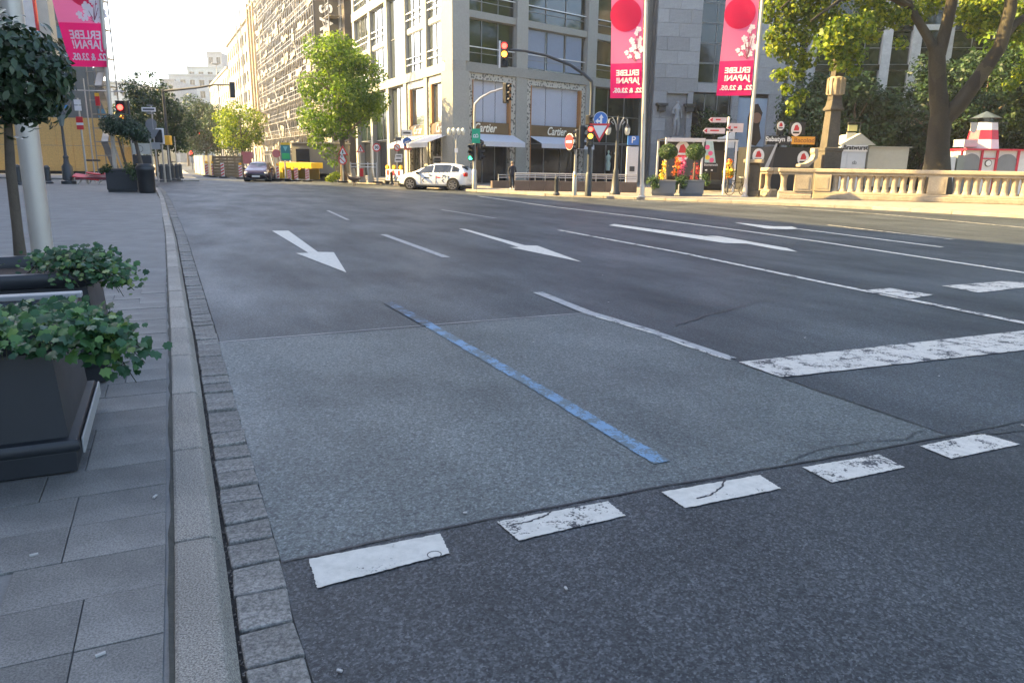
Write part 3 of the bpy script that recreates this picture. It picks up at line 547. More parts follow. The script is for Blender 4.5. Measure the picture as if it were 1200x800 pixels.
for bi, (x0, x1) in enumerate(edges):
    for zi in range(len(lv)-1):
        w = fr_.window(x0, x1, lv[zi], lv[zi+1]-.42, .38, 3 if bi < 2 else 2, 1, rails=(.95,))
        fr_.put('transom_bar', MB().b2(0, x1-x0, -.035, .0, .62, .66), FRAME, parent=w)
    if bi == 1:
        for k in range(3): fr_.put('blind', MB().b2(x0+.3+k*1.85, x0+1.9+k*1.85, .36, .372, 7.75, 10.2), M('inner_blind', (.20, .25, .32), .8))
    # mosaic surround, blinds, sign band, awning, shop window
    if bi < 2:
        m = .42; fr_.put('mosaic_surround', MB().b2(x0, x0+m, .10, .5, .0, 7.0).b2(x1-m, x1, .10, .5, .0, 7.0).b2(x0+m, x1-m, .10, .5, 6.58, 7.0), MOSAIC)
        a, b = x0+m, x1-m; fr_.put('reveal', MB().b2(a, a+.05, .05, .7, 0, 6.58).b2(b-.12, b, .05, .7, 3.2, 6.58), WOOD)
        for k in range(3):
            u0, u1 = a+.05+(b-a-.17)*k/3, a+.05+(b-a-.17)*(k+1)/3; bm_ = MB()
            for j in range(13): z = 3.98 + j*.2; bm_.box(((u0+u1)/2, .36, z+.1), (u1-u0-.05, .012, .2), 0, R(9))
            fr_.put('blind', bm_, BLIND)
        sg = fr_.put('sign_band', MB().b2(a, b, .12, .3, 3.2, 3.98), GOLD); fr_.txt('Cartier', .78, LETTER, ((a+b)/2 + (.05 if bi else -.6), .10, 3.60), parent=sg, shear=.35, bold=.014, sx=.82)
        sg['label'] = 'bronze shop sign with ivory script'
        aw = MB(); aw.slab([(0, 0), (1, 0), (1, 1)], 0, 1); aw = MB()
        x_0, x_1 = a-.05, b+.25; aw.add([(x_0, .1, 3.22), (x_1, .1, 3.22), (x_1, -1.15, 2.72), (x_0, -1.15, 2.72), (x_1, -1.16, 2.42), (x_0, -1.16, 2.42)], [(0, 1, 2, 3), (3, 2, 4, 5)]); fr_.put('awning', aw, AWN)
        fr_.put('awning_arm', MB().tube([(x_0+.1, .1, 2.7), (x_0+.1, -1.1, 2.68)], .03, 6).tube([(x_1-.1, .1, 2.7), (x_1-.1, -1.1, 2.68)], .03, 6), FRAME)
        so = fr_.window(a, b, .0, 3.2, .45, 3, 1, SHOPGLASS, fr=.05, name='shop_window')
        fr_.put('blind_window', MB().b2(a, b, .42, .44, 3.9, 6.58), SHOPGLASS)
    else:
        fr_.window(x0, x1, .0, 2.9, .45, 3, 1, SHOPGLASS, name='shop_window'); fr_.window(x0, x1, 2.95, 7.0, .45, 3, 2, GLASS)
        fr_.put('mannequin', MB().lathe([(.16, 0), (.20, .5), (.14, .75), (.22, 1.05), (.05, 1.25), (.09, 1.45), (.03, 1.55)], (x0+2.2, .38, .9), 10), M('mannequin_dress', (.45, .55, .45), .8), smooth=True)
        fr_.put('pendant_lamp', MB().tube([(x0+3.1, .38, 3), (x0+3.1, .38, 2.3)], .02, 6).lathe([(.05, 0), (.2, .1), (.05, .3)], (x0+3.1, .38, 2.1), 8), M('lamp_white', (.6, .66, .62), .5))
# left facade
ls = [0, 5.2, 9.8, 14.3, 19.2, 24.4]
for x in ls[1:]: fl_.put('pillar', MB().b2(-x-.32, -x+.32, 0, .8, 0, 7.0).b2(-x-.32, -x+.32, 0, .8, 7.6, 13.4).b2(-x-.32, -x+.32, 0, .8, 14.1, HB), LIME)
fl_.put('corner_return', MB().b2(-.62, -.012, .004, 1.15, 0, 7.0).b2(-.62, -.012, .004, 1.15, 7.6, HB), LIME)
fl_.put('beam', MB().b2(-24.8, -.01, -.035, .9, 7.0, 7.6), LIME); fl_.put('beam', MB().b2(-24.8, -.63, -.035, .9, 13.4, 14.1), LIME)
for i in range(5):
    a, b = -ls[i+1]+.32, -ls[i]-(.32 if i else .62); mid = i != 2
    if mid:
        fl_.put('beam', MB().b2(a, b, .15, .8, 10.3, 10.65), LIME)
        for z0, z1 in ((7.6, 10.3), (10.65, 13.4), (14.1, 16.9)): fl_.window(a, b, z0, z1, .24, 3, 1, GLASSB, rails=(.55, 1.0))
    else: fl_.window(a, b, 7.6, 13.4, .3, 1, 2, GLASSB); fl_.window(a, b, 14.1, 16.9, .6, 1, 1, GLASSB)
    if i < 2:
        m = .25; fl_.put('mosaic_surround', MB().b2(a, a+m, .12, .4, 0, 7.0).b2(b-m, b, .12, .4, 0, 7.0).b2(a+m, b-m, .12, .4, 6.5, 7.0), MOSAIC); fl_.put('reveal', MB().b2(a+m, a+m+.35, .12, .8, 3.95, 6.5), WOOD)
        fl_.window(a+m+.35, b-m, 3.95, 6.5, .35, 1, 1, GLASSB); sg = fl_.put('sign_band', MB().b2(a+m, b-m, .2, .4, 3.2, 3.95), GOLD); fl_.txt('Cartier', .75, LETTER, ((a+b)/2, .18, 3.58), parent=sg, shear=.35, bold=.006, sx=.8)
        aw = MB(); aw.add([(a, .15, 3.2), (b, .15, 3.2), (b, -1.5, 2.6), (a, -1.5, 2.6), (b, -1.51, 2.3), (a, -1.51, 2.3)], [(0, 1, 2, 3), (3, 2, 4, 5)]); fl_.put('awning', aw, AWN)
        fl_.window(a+m, b-m, 0, 3.2, .5, 2, 1, SHOPGLASS, name='shop_window'); fl_.put('reveal', MB().b2(b-m-.3, b-m, .3, .55, 0, 3.2), WOOD)
    else:
        fl_.window(a, b, 0, 3.0, .6, 2, 1, SHOPGLASS, name='shop_window'); fl_.window(a, b, 3.05, 7.0, .35, 2, 1, GLASSB if i == 2 else GLASS)

# ------------------------------------------------------------------ generic house with real window openings on its street face
def house(name, label, org, rz, w, d, h, rows, cols, wall, z0=4.2, wf=(.55, .6), glass=None, sill=True, y_in=.18, base=True, cat='building', crown=True, group=None, shop=True):
    t = thing(name, label, cat, org, rz, group); xs, zs = [0.0], [0.0]; cw = w/cols; rh = (h - z0 - .8)/rows; wx = []; wz = []
    for c in range(cols): a = c*cw + cw*(1-wf[0])/2; wx.append((a, a + cw*wf[0]))
    for r in range(rows): a = z0 + r*rh + rh*(1-wf[1])*.6; wz.append((a, a + rh*wf[1]))
    mb = MB(); cuts = [0] + [v for p in wx for v in p] + [w]; zc = [0] + ([.3, z0-.9] if shop else []) + [v for p in wz for v in p] + [h]
    for i in range(len(cuts)-1):
        for j in range(len(zc)-1):
            x0, x1, za, zb = cuts[i], cuts[i+1], zc[j], zc[j+1]; hole = (i % 2 == 1) and ((j % 2 == 1))
            if not hole: mb.add([(x0, 0, za), (x1, 0, za), (x1, 0, zb), (x0, 0, zb)], [(0, 1, 2, 3)])
            else:
                y = y_in; mb.add([(x0, 0, za), (x1, 0, za), (x1, 0, zb), (x0, 0, zb), (x0, y, za), (x1, y, za), (x1, y, zb), (x0, y, zb)], [(0, 1, 5, 4), (1, 2, 6, 5), (2, 3, 7, 6), (3, 0, 4, 7)])
    mb.add([(0, 0, 0), (w, 0, 0), (w, d, 0), (0, d, 0), (0, 0, h), (w, 0, h), (w, d, h), (0, d, h)], [(1, 2, 6, 5), (2, 3, 7, 6), (3, 0, 4, 7), (4, 5, 6, 7)]); mb.build('wall', wall, t)
    gl = glass or GLASS
    def win(x0, x1, za, zb):
        f = MB(); fr = .07
        for a, b, c, e in ((x0, x1, za, za+fr), (x0, x1, zb-fr, zb), (x0, x0+fr, za+fr, zb-fr), (x1-fr, x1, za+fr, zb-fr), ((x0+x1)/2-.03, (x0+x1)/2+.03, za+fr, zb-fr)): f.b2(a, b, y_in-.03, y_in+.04, c, e)
        o = f.build('window', FRAME, t); MB().b2(x0, x1, y_in+.042, y_in+.06, za, zb).build('pane', gl, o)
        if sill: MB().b2(x0-.08, x1+.08, -.08, y_in-.035, za-.1, za-.004).build('sill', wall, o)
    for c in wx:
        for r in wz: win(*c, *r)
        if shop: win(*c, .3, z0-.9)
    if crown: MB().b2(-.15, w+.15, -.35, .3, h, h+.35).build('cornice', wall, t); MB().b2(0, w, -.12, -.004, z0-.6, z0-.3).build('string_course', wall, t)
    return t
RFX = lambda s: C0 + cL*s                              # a point on the right-hand building line, s metres beyond the corner
BRN = stonemat('brown_render', (.10, .085, .07), .1, 5); CREAM = stonemat('cream_render', (.34, .31, .25), .08, 5); GREYR = stonemat('grey_render', (.26, .28, .29), .08, 5)
S_A, S_B = 27.4, 76.0
house('scaffolded_building', 'tall grey building wrapped in scaffolding beyond the corner shops', RFX(S_B), LA, S_B-S_A, 14, 27, 6, 12, BRN)
# scaffolding in front of it
sc = thing('scaffolding', 'tube scaffolding with plank decks on the tall street building', 'scaffolding', RFX(S_B), LA); STEEL = M('scaffold_steel', (.30, .295, .28), .4, .6, var=.25, scale=3); PLANK = M('scaffold_plank', (.28, .25, .19), .8, var=.45, scale=1.5)
SW = S_B - S_A; nb = 19
for k in [x*.5 for x in range(2*nb+1)]:
    for y in ((-.35, -1.45) if k == int(k) else (-1.47,)): MB().tube([(SW*k/nb, y, 0), (SW*k/nb, y, 27.5 + (int(2*k) % 3)*.5)], .055, 6).build('standard', STEEL, sc)
for j in range(1, 14):
    z = 2.05*j; dk = MB()
    for k in range(nb):
        if random.random() < .86:
            for y in (-.55, -.85, -1.15): dk.b2(SW*k/nb+.02, SW*(k+1)/nb-.02, y-.14, y+.14, z-.03+random.uniform(0, .02), z+.03)
    dk.build('deck', PLANK, sc, kind='stuff')
    rl = MB()
    for y, zz in ((-1.5, .5), (-1.5, 1.0), (-.3, 1.0), (-1.5, .02), (-.3, .02)): rl.tube([(-.3, y, z+zz), (SW+.3, y, z+zz)], .04, 5)
    rl.build('guard_rails', STEEL, sc, kind='stuff')
br = MB()
for k in range(0, nb, 3):
    for j in range(0, 13): a, b = (k, k+1) if j % 2 else (k+1, k); br.tube([(SW*a/nb, -1.55, 2.05*j), (SW*b/nb, -1.55, 2.05*(j+1))], .035, 5)
br.build('diagonal_braces', STEEL, sc, kind='stuff')
for k in range(140):
    x, j = random.uniform(0, SW), random.randint(1, 12); MB().box((x, -1.62, 2.05*j + random.uniform(.3, 1.3)), (random.uniform(.8, 2.6), .03, random.uniform(.25, .9)), 0, 0, random.uniform(-.15, .15)).build('leaning_board', PLANK, sc)
MB().box((SW-9, -1.7, 5.3), (6, .5, .6), 0, R(20)).build('catch_fan', PLANK, sc); MB().box((3.5, -2.4, 8.0), (5, 1.8, .08), 0, R(-25)).build('catch_fan', PLANK, sc)
# vertical black banner on the scaffold
vbp = RFX(S_A + 1.2) - iL*.25; bb = thing('black_banner', 'tall black vertical banner with orange figure and pale sideways letters', 'banner', vbp, R(-14)); BLK = M('black_cloth', (.010, .010, .012), .8)
MB().b2(-2.55, 0, -.03, .03, 9.5, 24).build('cloth', BLK, bb); MB().tube([(-2.6, 0, 9.4), (-2.6, 0, 24.2)], .06, 6).tube([(.05, 0, 9.4), (.05, 0, 24.2)], .06, 6).build('frame_tubes', STEEL, bb)
for s_, z in (('S', 15.2), ('V', 13.9), ('I', 12.9)): text(s_, 1.9, M('pale_letter', (.55, .56, .55), .6), 'lettering', bb, (-1.2, -.04, z), 0, spin=R(90), bold=.03)
MB().slab([(-2.0, 17.2), (-1.75, 17.05), (-1.7, 17.5), (-1.75, 18.2), (-1.3, 19.0), (-.5, 18.4), (-.75, 19.2), (-.3, 20.0), (-1.1, 19.9), (-1.6, 20.8), (-1.8, 19.6), (-2.2, 18.6)], -.05, -.034).build('orange_figure', M('orange_print', (.55, .10, .03), .7), bb)
MB().b2(.25, 1.5, -.02, 12, 0, 24).build('side_wall', M('dark_blue_glass', (.02, .03, .05), .3), bb, (0, 1.0, 0))
# houses further down the right-hand side
hx = S_B + .6
house('ornate_house', 'narrow sandstone house with tall pilasters beyond the scaffolding', RFX(hx+17), LA, 17, 12, 25.5, 6, 5, stonemat('sandstone', (.32, .26, .17), .1, 4), wf=(.4, .6))
for k in range(6): MB().b2(17*k/5-.35, 17*k/5+.35, -.45, -.004, 3.6, 26.5).build('pilaster', stonemat('sandstone', (.32, .26, .17)), bpy.data.objects['ornate_house'])
for k in (1, 3): MB().lathe([(.7, 0), (.7, 1.5), (.9, 1.6), (.5, 2.2), (.12, 3.6), (.03, 4.6)], (17*k/5, 1, 25.6), 8).build('turret', stonemat('sandstone', (.32, .26, .17)), bpy.data.objects['ornate_house'])
house('pale_house', 'pale cream house with ladder hoist towers down the street', RFX(hx+18+38), LA, 38, 12, 24.5, 6, 10, CREAM)
for k, x in enumerate((36.5, 30.5)):
    p = RFX(hx+18+38) + Vector((math.cos(LA), math.sin(LA), 0))*x - iL*1.2; t = thing('hoist_tower', ('nearer' if k == 0 else 'farther') + ' lattice hoist tower standing against the pale house', 'scaffolding', p, LA, 'hoist towers on the pale house'); hh = 27.5 + 3*k
    for a in (-.5, .5): MB().tube([(a, 0, 0), (a, 0, hh)], .07, 5).build('mast', STEEL, t)
    rb = MB()
    for j in range(int(hh)): rb.tube([(-.5, 0, j+.5), (.5, 0, j+1)], .05, 4)
    rb.build('rungs', STEEL, t)
for k in range(5): q_ = RFX(hx+57+2+k*1.0) + iL*1
house('low_white_house', 'low white house row far down the street', RFX(hx+57+52), LA, 51, 12, 20.5, 5, 12, stonemat('white_render', (.40, .38, .32), .06, 4))
# far end of the street
def far_block(name, label, px0, px1, pyt, Y, dep, rows, cols, wall, rz=0):
    a, b = AT(px0, 187, Y), AT(px1, 187, Y); w = b.x - a.x; h = ZAT(a.x, Y, pyt); return house(name, label, (a.x, Y, 0), rz, w, dep, h, rows, cols, wall, shop=False, z0=2.0)
far_block('far_grey_building', 'grey office block closing the far end of the street', 206, 271, 88, 245, 20, 7, 6, stonemat('blue_grey_render', (.27, .32, .34), .06, 4))
far_block('far_tower', 'flat-topped grey tower block beyond the far end of the street', 252, 269, 62, 275, 14, 9, 2, GREYR)
far_block('roof_storey_building', 'set-back roof storey block behind the far grey building', 228, 270, 79, 262, 14, 8, 4, stonemat('blue_grey_render', (.27, .32, .34)))
far_block('far_white_building', 'pale block seen behind the left street trees', 120, 168, 97, 150, 15, 6, 5, stonemat('pale_blue_render', (.40, .45, .46), .06, 4))
far_block('far_corner_building', 'dark narrow block beside the left street trees, far off', 196, 212, 94, 215, 15, 7, 2, GREYR)
# ------------------------------------------------------------------ stone department store right of the corner building
ST = M('ashlar_joint', (.17, .17, .165), .9); ASH = stonemat('ashlar_block', (.30, .30, .295), .08, 6, .8, .12, .1)
S0p = AT(760, 214, 60.5); S0p.z = .1; SE_ = AT(907, 214, 62.5); SE_.z = .1
SAZ = math.atan2(SE_.y - S0p.y, SE_.x - S0p.x); sb = thing('stone_store', 'grey ashlar department store behind the pink banners', 'building', S0p, SAZ); sf = Fac(sb, 0)
LW = (SE_ - S0p).length; lx = lambda px: (AT(px, 190, 61.3).x - S0p.x)/math.cos(SAZ)
MB().b2(0, LW, .75, 16, 0, 24).build('core_wall', ST, sb)
g0, g1 = lx(811), lx(851)
zrow = [0.0]
ZB = ZAT(S0p.x, 60.5, 108); 
def ash(x0, x1, z0, z1, rh=.98):
    nr = max(1, round((z1-z0)/rh)); h = (z1-z0)/nr
    for r in range(nr):
        nb_ = max(1, round((x1-x0)/2.4)); off = (r % 2)*.5
        xs = [x0] + [x0 + (x1-x0)*(k+off)/nb_ for k in range(nb_ + 1) if x0+.2 < x0 + (x1-x0)*(k+off)/nb_ < x1-.2] + [x1]
        for a, b in zip(xs[:-1], xs[1:]): sf.put('ashlar_stone', MB().b2(.008, b-a-.008, 0, .25, .008, h-.008), ASH, (a, random.uniform(-.006, .006), z0 + r*h))
ash(0, g0, ZB, 22); ash(g1, LW, ZB, 22); ash(g0, g1, ZB, ZB+.7)
zz = ZB + .75
while zz < 22: w_ = sf.window(g0, g1, zz, zz+1.45, .35, 2, 1, GLASS if random.random() > .2 else SHOPGLASS, fr=.05); zz += 1.48
# ground floor: relief niche, dark glazed entrance, poster window
ash(0, lx(775), 0, ZB); ash(lx(800), g0-.3, 0, ZB)
nx0, nx1 = lx(775), lx(800); ash(nx0, nx1, 0, 3.6); sf.put('niche_back', MB().b2(nx0, nx1, .2, .24, 3.6, ZB), ASH); sf.put('niche_frame', MB().b2(nx0, nx1, -.06, .2, ZB-.15, ZB), ASH)
sf.put('entrance_glass', MB().b2(g0-.3, g1+.2, .3, .36, 0, ZB-.1), SHOPGLASS)
for k in range(4): sf.put('entrance_mullion', MB().b2(g0-.3+k*1.05, g0-.24+k*1.05, .22, .3, 0, ZB-.1), FRAME)
px0_, px1_ = lx(862), lx(899); ash(px0_-.6, px0_, 0, ZB); sf.put('poster_window', MB().b2(px0_, px1_, .2, .26, 2.6, ZB-.3), M('poster_pale', (.40, .47, .55), .5, var=.4, scale=.5))
sf.put('poster_figure', MB().slab([(px0_+1.1, 3.2), (px0_+1.9, 3.0), (px0_+2.3, 3.6), (px0_+2.05, 4.6), (px0_+2.25, 5.6), (px0_+1.8, 6.3), (px0_+1.3, 6.2), (px0_+1.0, 5.2)], .16, .195), M('poster_dark_brown', (.07, .035, .02), .5, var=.4, scale=2))
sf.put('poster_face', MB().disc(px0_+1.75, 5.2, .42, .13, .158, 14), M('poster_skin', (.35, .17, .10), .5)); sf.put('shop_front', MB().b2(px0_, px1_, .2, .3, 0, 2.55), SHOPGLASS); ash(px1_, LW, 0, ZB)
for x in (lx(770), lx(803)): sf.put('wall_lantern', MB().b2(x-.55, x+.35, -.45, .0, 5.9, 6.1).b2(x-.4, x+.2, -.35, -.02, 5.5, 5.9), M('dark_bronze', (.04, .04, .04), .5))
# draped figure in the niche
rm = thing('relief_statue', 'grey stone figure standing in the wall niche of the ashlar store', 'statue', S0p + Vector((math.cos(SAZ)*(nx0+nx1)/2, math.sin(SAZ)*(nx0+nx1)/2, 3.62)) - Vector((-math.sin(SAZ), math.cos(SAZ), 0))*.12, SAZ)
def skin_body(name, verts, eds, rads, mat, parent=None, loc=(0, 0, 0), sub=2, root=0):
    me = bpy.data.meshes.new(name); me.from_pydata(verts, eds, []); me.update(); o = bpy.data.objects.new(name, me); COL.objects.link(o); o.parent = parent; o.location = loc
    if not me.skin_vertices: 
        bm = bmesh.new(); bm.from_mesh(me); bm.verts.layers.skin.verify(); bm.to_mesh(me); bm.free()
    for i, r in enumerate(rads): me.skin_vertices[0].data[i].radius = (r, r) if not hasattr(r, '__len__') else r; me.skin_vertices[0].data[i].use_root = (i == root)
    sk = o.modifiers.new('skin', 'SKIN'); sk.use_smooth_shade = True
    m = o.modifiers.new('sub', 'SUBSURF'); m.levels = m.render_levels = sub; me.materials.append(mat); return o
skin_body('figure', [(0, 0, 1.3), (.03, -.05, 1.75), (0, -.03, 2.15), (0, -.05, 2.42), (.0, -.07, 2.68), (-.13, 0, 1.2), (-.12, -.12, .65), (-.13, 0, .05), (.12, 0, 1.2), (.2, -.04, .62), (.16, .05, .05), (-.27, 0, 2.1), (-.38, -.12, 1.7), (-.2, -.25, 1.75), (.27, 0, 2.1), (.38, -.02, 1.7), (.36, -.1, 1.35)],
  [(0, 1), (1, 2), (2, 3), (3, 4), (0, 5), (5, 6), (6, 7), (0, 8), (8, 9), (9, 10), (2, 11), (11, 12), (12, 13), (2, 14), (14, 15), (15, 16)], [.21, .17, .2, .09, .16, .17, .12, .09, .17, .12, .09, .1, .075, .06, .1, .075, .06], ASH, rm)
MB().b2(-.45, .45, -.3, .1, -.35, 0).b2(-.35, .35, -.22, .1, -.7, -.35).build('pedestal', ASH, rm, bevel=.02)
# glass and stone gallery behind the stalls
GB = AT(905, 214, 64); GB.z = .1; gb = thing('gallery_building', 'pale stone and glass gallery building behind the plane tree', 'building', GB, R(-7)); gf = Fac(gb, 0)
gx = lambda px: AT(px, 190, 62).x - GB.x
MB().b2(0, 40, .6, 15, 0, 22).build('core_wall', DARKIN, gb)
GST = stonemat('gallery_stone', (.42, .43, .42), .06, 5)
cols_ = [905, 928, 948, 1030, 1062, 1096, 1150, 1180, 1215]
for i, px in enumerate(cols_):
    x = gx(px); gf.put('column', MB().b2(x-.35, x+.35, -.1, .8, 0, 5.8).b2(x-.35, x+.35, -.1, .8, 6.5, 22), GST)
    if i < len(cols_)-1:
        x1 = gx(cols_[i+1]); z = 6.5
        while z < 21: gf.window(x+.35, x1-.35, z, z+2.6, .25, max(1, round((x1-x)/1.6)), 2, GLASS); gf.put('spandrel', MB().b2(x+.35, x1-.35, .05, .6, z+2.6, z+3.0), GST if i in (0, 1, 4, 6) else SHOPGLASS); z += 3.0
        gf.window(x+.35, x1-.35, 0, 5.8, .3, max(1, round((x1-x)/2)), 1, GLASS if i in (4,) else SHOPGLASS, name='shop_window')
gf.put('canopy_beam', MB().b2(-.2, gx(1100), -1.2, .9, 5.8, 6.4), GST); gf.put('door_frame', MB().b2(gx(897), gx(918), -.3, -.1, 5.0, 5.3).b2(gx(897), gx(899), -.3, -.1, 0, 5.0), M('white_frame', (.62, .63, .63), .5))
gf.put('shop_curtain', MB().b2(gx(1066), gx(1083), .22, .28, 2.4, 5.2), M('warm_curtain', (.50, .42, .24), .8, emit=0))
cc_ = AT(1200, 214, 60); cb2 = thing('classical_building', 'columned stone building at the right edge behind the lighthouse kiosk', 'building', (cc_.x-2.6, 58.5, .1), R(-10))
MB().b2(0, 22, .8, 12, 0, 22).build('core_wall', stonemat('old_stone', (.20, .19, .17), .1, 4), cb2)
for k in range(7): MB().lathe([(.62, 0), (.62, .4), (.48, .5), (.45, 8), (.40, 16), (.6, 16.3), (.65, 17)], (.7+k*2.3, .3, 0), 14).build('column', stonemat('old_stone', (.20, .19, .17)), cb2, smooth=True)
MB().b2(-.3, 16, -.5, 1, 17, 18.6).build('entablature', stonemat('old_stone', (.20, .19, .17)), cb2)

# ------------------------------------------------------------------ construction site on the left: building shell, hoarding
OSB = M('osb_board', (.70, .46, .16), .75, var=.35, scale=9, bmp=.15, bscale=60); CONC = stonemat('raw_concrete', (.26, .27, .28), .1, 4); NETB = M('blue_edge_sheet', (.10, .28, .42), .7, var=.2)
HZ = AT(-40, 204, 61); hz = thing('construction_hoarding', 'tall golden chipboard hoarding round the building site', 'hoarding', (HZ.x, 61, .1), R(3)); wH = 12.5
for r in range(2):
    for k in range(11): MB().b2(0, 1.22, 0, .03, 0, 2.0 if r == 0 else 2.15).build('board', OSB, hz, (k*1.25, random.uniform(-.012, .012), .25 + r*2.03))
MB().b2(0, 13.7, .05, .15, 0, .24).build('kickboard', M('dark_timber', (.03, .025, .02), .9), hz)
hb = MB(); 
for k in range(12): hb.b2(k*1.25-.06, k*1.25+.0, .06, .16, .2, 4.4)
hb.build('post_row', M('timber', (.3, .2, .1), .8), hz)
cs = thing('construction_building', 'unfinished concrete building with blue edge sheets behind the hoarding', 'building', (HZ.x - 6, 64.5, .1), R(3))
XR = AT(127, 200, 64.5).x - (HZ.x - 6)
for j in range(5):
    z = 4.4 + j*3.3; MB().prism([(-14, 0), (XR, 0), (XR-2.4, 5.2), (-14, 5.2)], z, z+.35).build('floor_slab', CONC, cs); MB().b2(-14, XR+.1, -.35, -.3, z-.1, z+.95).build('edge_sheet', NETB if j != 1 else CONC, cs)
    for k in range(8): MB().b2(XR-.8 - k*4.0, XR-.2 - k*4.0, .4, 1.0, z+.36, z+3.29).build('column', CONC, cs)
    MB().b2(-14, XR-3, 4.4, 4.6, z+.36, z+3.29).build('inner_wall', M('grey_blue_sheet', (.13, .17, .19), .8, var=.25, scale=.5), cs)
    for k in range(4):
        if (j + k) % 2: MB().b2(-6 + k*6, -2.8 + k*6, .15, .2, z+.9, z+2.9).build('site_sheet', M('grey_blue_sheet'), cs)
MB().prism([(-14, .6), (XR-1, .6), (XR-2.4, 5), (-14, 5)], 0, 4.35).build('ground_storey', CONC, cs); MB().b2(XR-7, XR-.5, -.6, -.5, 4.3, 9.6).build('dust_sheet', M('slate_dust_sheet', (.12, .15, .165), .85, var=.12, scale=.4), cs)
for k in range(3): MB().tube([(4+k*2.4, -.9, .0), (4+k*2.4, -.9, 12)], .05, 6).build('site_pole', STEEL, cs)
# cream site office behind and the red letter sign
MB().b2(1.2, 5.0, .3, 3, 11.6, 13.6).build('site_office', M('cream_panel', (.55, .50, .36), .6), cs); MB().b2(1.6, 4.4, .2, .296, 12.0, 13.2).build('office_window', M('warm_window', (.62, .50, .26), .4), cs)
sg0 = AT(3, 22, 58); lsb = thing('letter_sign', 'white roof sign with red capital letter above the ball tree', 'sign', (sg0.x, 58, .1), R(3)); zs0 = ZAT(sg0.x, 58, 16)
MB().b2(-1.4, 2.3, 0, .25, zs0-1.2, zs0+3.4).build('panel', M('sign_white', (.62, .60, .58), .5), lsb); RED = M('red_print', (.62, .02, .03), .5); text('M', 3.2, RED, 'lettering', lsb, (.5, -.02, zs0+.9), 0, bold=.06)
MB().b2(2.3, 2.42, -.02, .26, zs0-1.2, zs0+3.4).b2(-1.52, -1.4, -.02, .26, zs0-1.2, zs0+3.4).build('red_edge', RED, lsb); MB().b2(.3, .6, .3, 7.6, zs0+.2, zs0+.5).b2(-.9, -.6, .3, 7.6, zs0+.2, zs0+.5).build('support', STEEL, lsb)
MB().b2(2.5, 3.3, .1, .9, 8.5, zs0+4).build('cladding_column', M('beige_cladding', (.5, .46, .38), .6), lsb)
stt = AT(133, 214, 58); tw = thing('scaffold_stair_tower', 'narrow scaffold stair tower at the edge of the building site', 'scaffolding', (stt.x, 58, .1), R(3))
for x, y in ((-.7, -.7), (.7, -.7), (-.7, .7), (.7, .7)): MB().tube([(x, y, 0), (x, y, 24)], .05, 6).build('standard', STEEL, tw)
for j in range(12):
    MB().b2(-.75, .75, -.75, .75, j*2+.5, j*2+.56).build('landing', STEEL, tw); MB().box((0, 0, j*2+1.5), (.5, 2.4, .08), 0, R(55)*(1 if j % 2 else -1)).build('stair_flight', STEEL, tw)
    MB().tube([(-.75, -.75, j*2+1.5), (.75, -.75, j*2+1.5)], .035, 5).build('guard_rail', STEEL, tw)
# row of town houses left of the camera, outside the picture, whose roof line shades the street
TH = M('townhouse_render', (.40, .36, .31), .85, scale=.6)
off = Vector((SX, SY, 0))*(22.0/math.tan(SUN_EL)); shp = [(-20, 70), (10.9, 15.4), (8.8, 19.1), (6.5, 23.2), (1.4, 32.3), (-4.0, 38.2), (-10.4, 45.2), (-17.1, 50.2), (-27.6, 58.8)]
roof = [Vector((38, -42, 0)), Vector((23, -9, 0))] + [Vector((x, y, 0)) for x, y in shp[1:]]
for i in range(len(roof)-1):
    a, b = roof[i] + off, roof[i+1] + off; d = (b-a); rz = math.atan2(d.y, d.x)
    t = thing('town_house', 'town house %s of the row left of the picture' % ('one two three four five six seven eight nine'.split()[i]), 'building', (a.x, a.y, 0), rz, 'town houses outside the picture')
    w_ = d.length; MB().b2(-.01, w_+.01, 0, 11, 0, 22).build('wall', TH, t)
    for r in range(5):
        for c in range(max(1, int(w_/3))): x = 1.5 + c*3.0; MB().b2(x-.6, x+.6, -.03, -.004, 3.8+r*3.4, 6.0+r*3.4).build('window', GLASS, t)
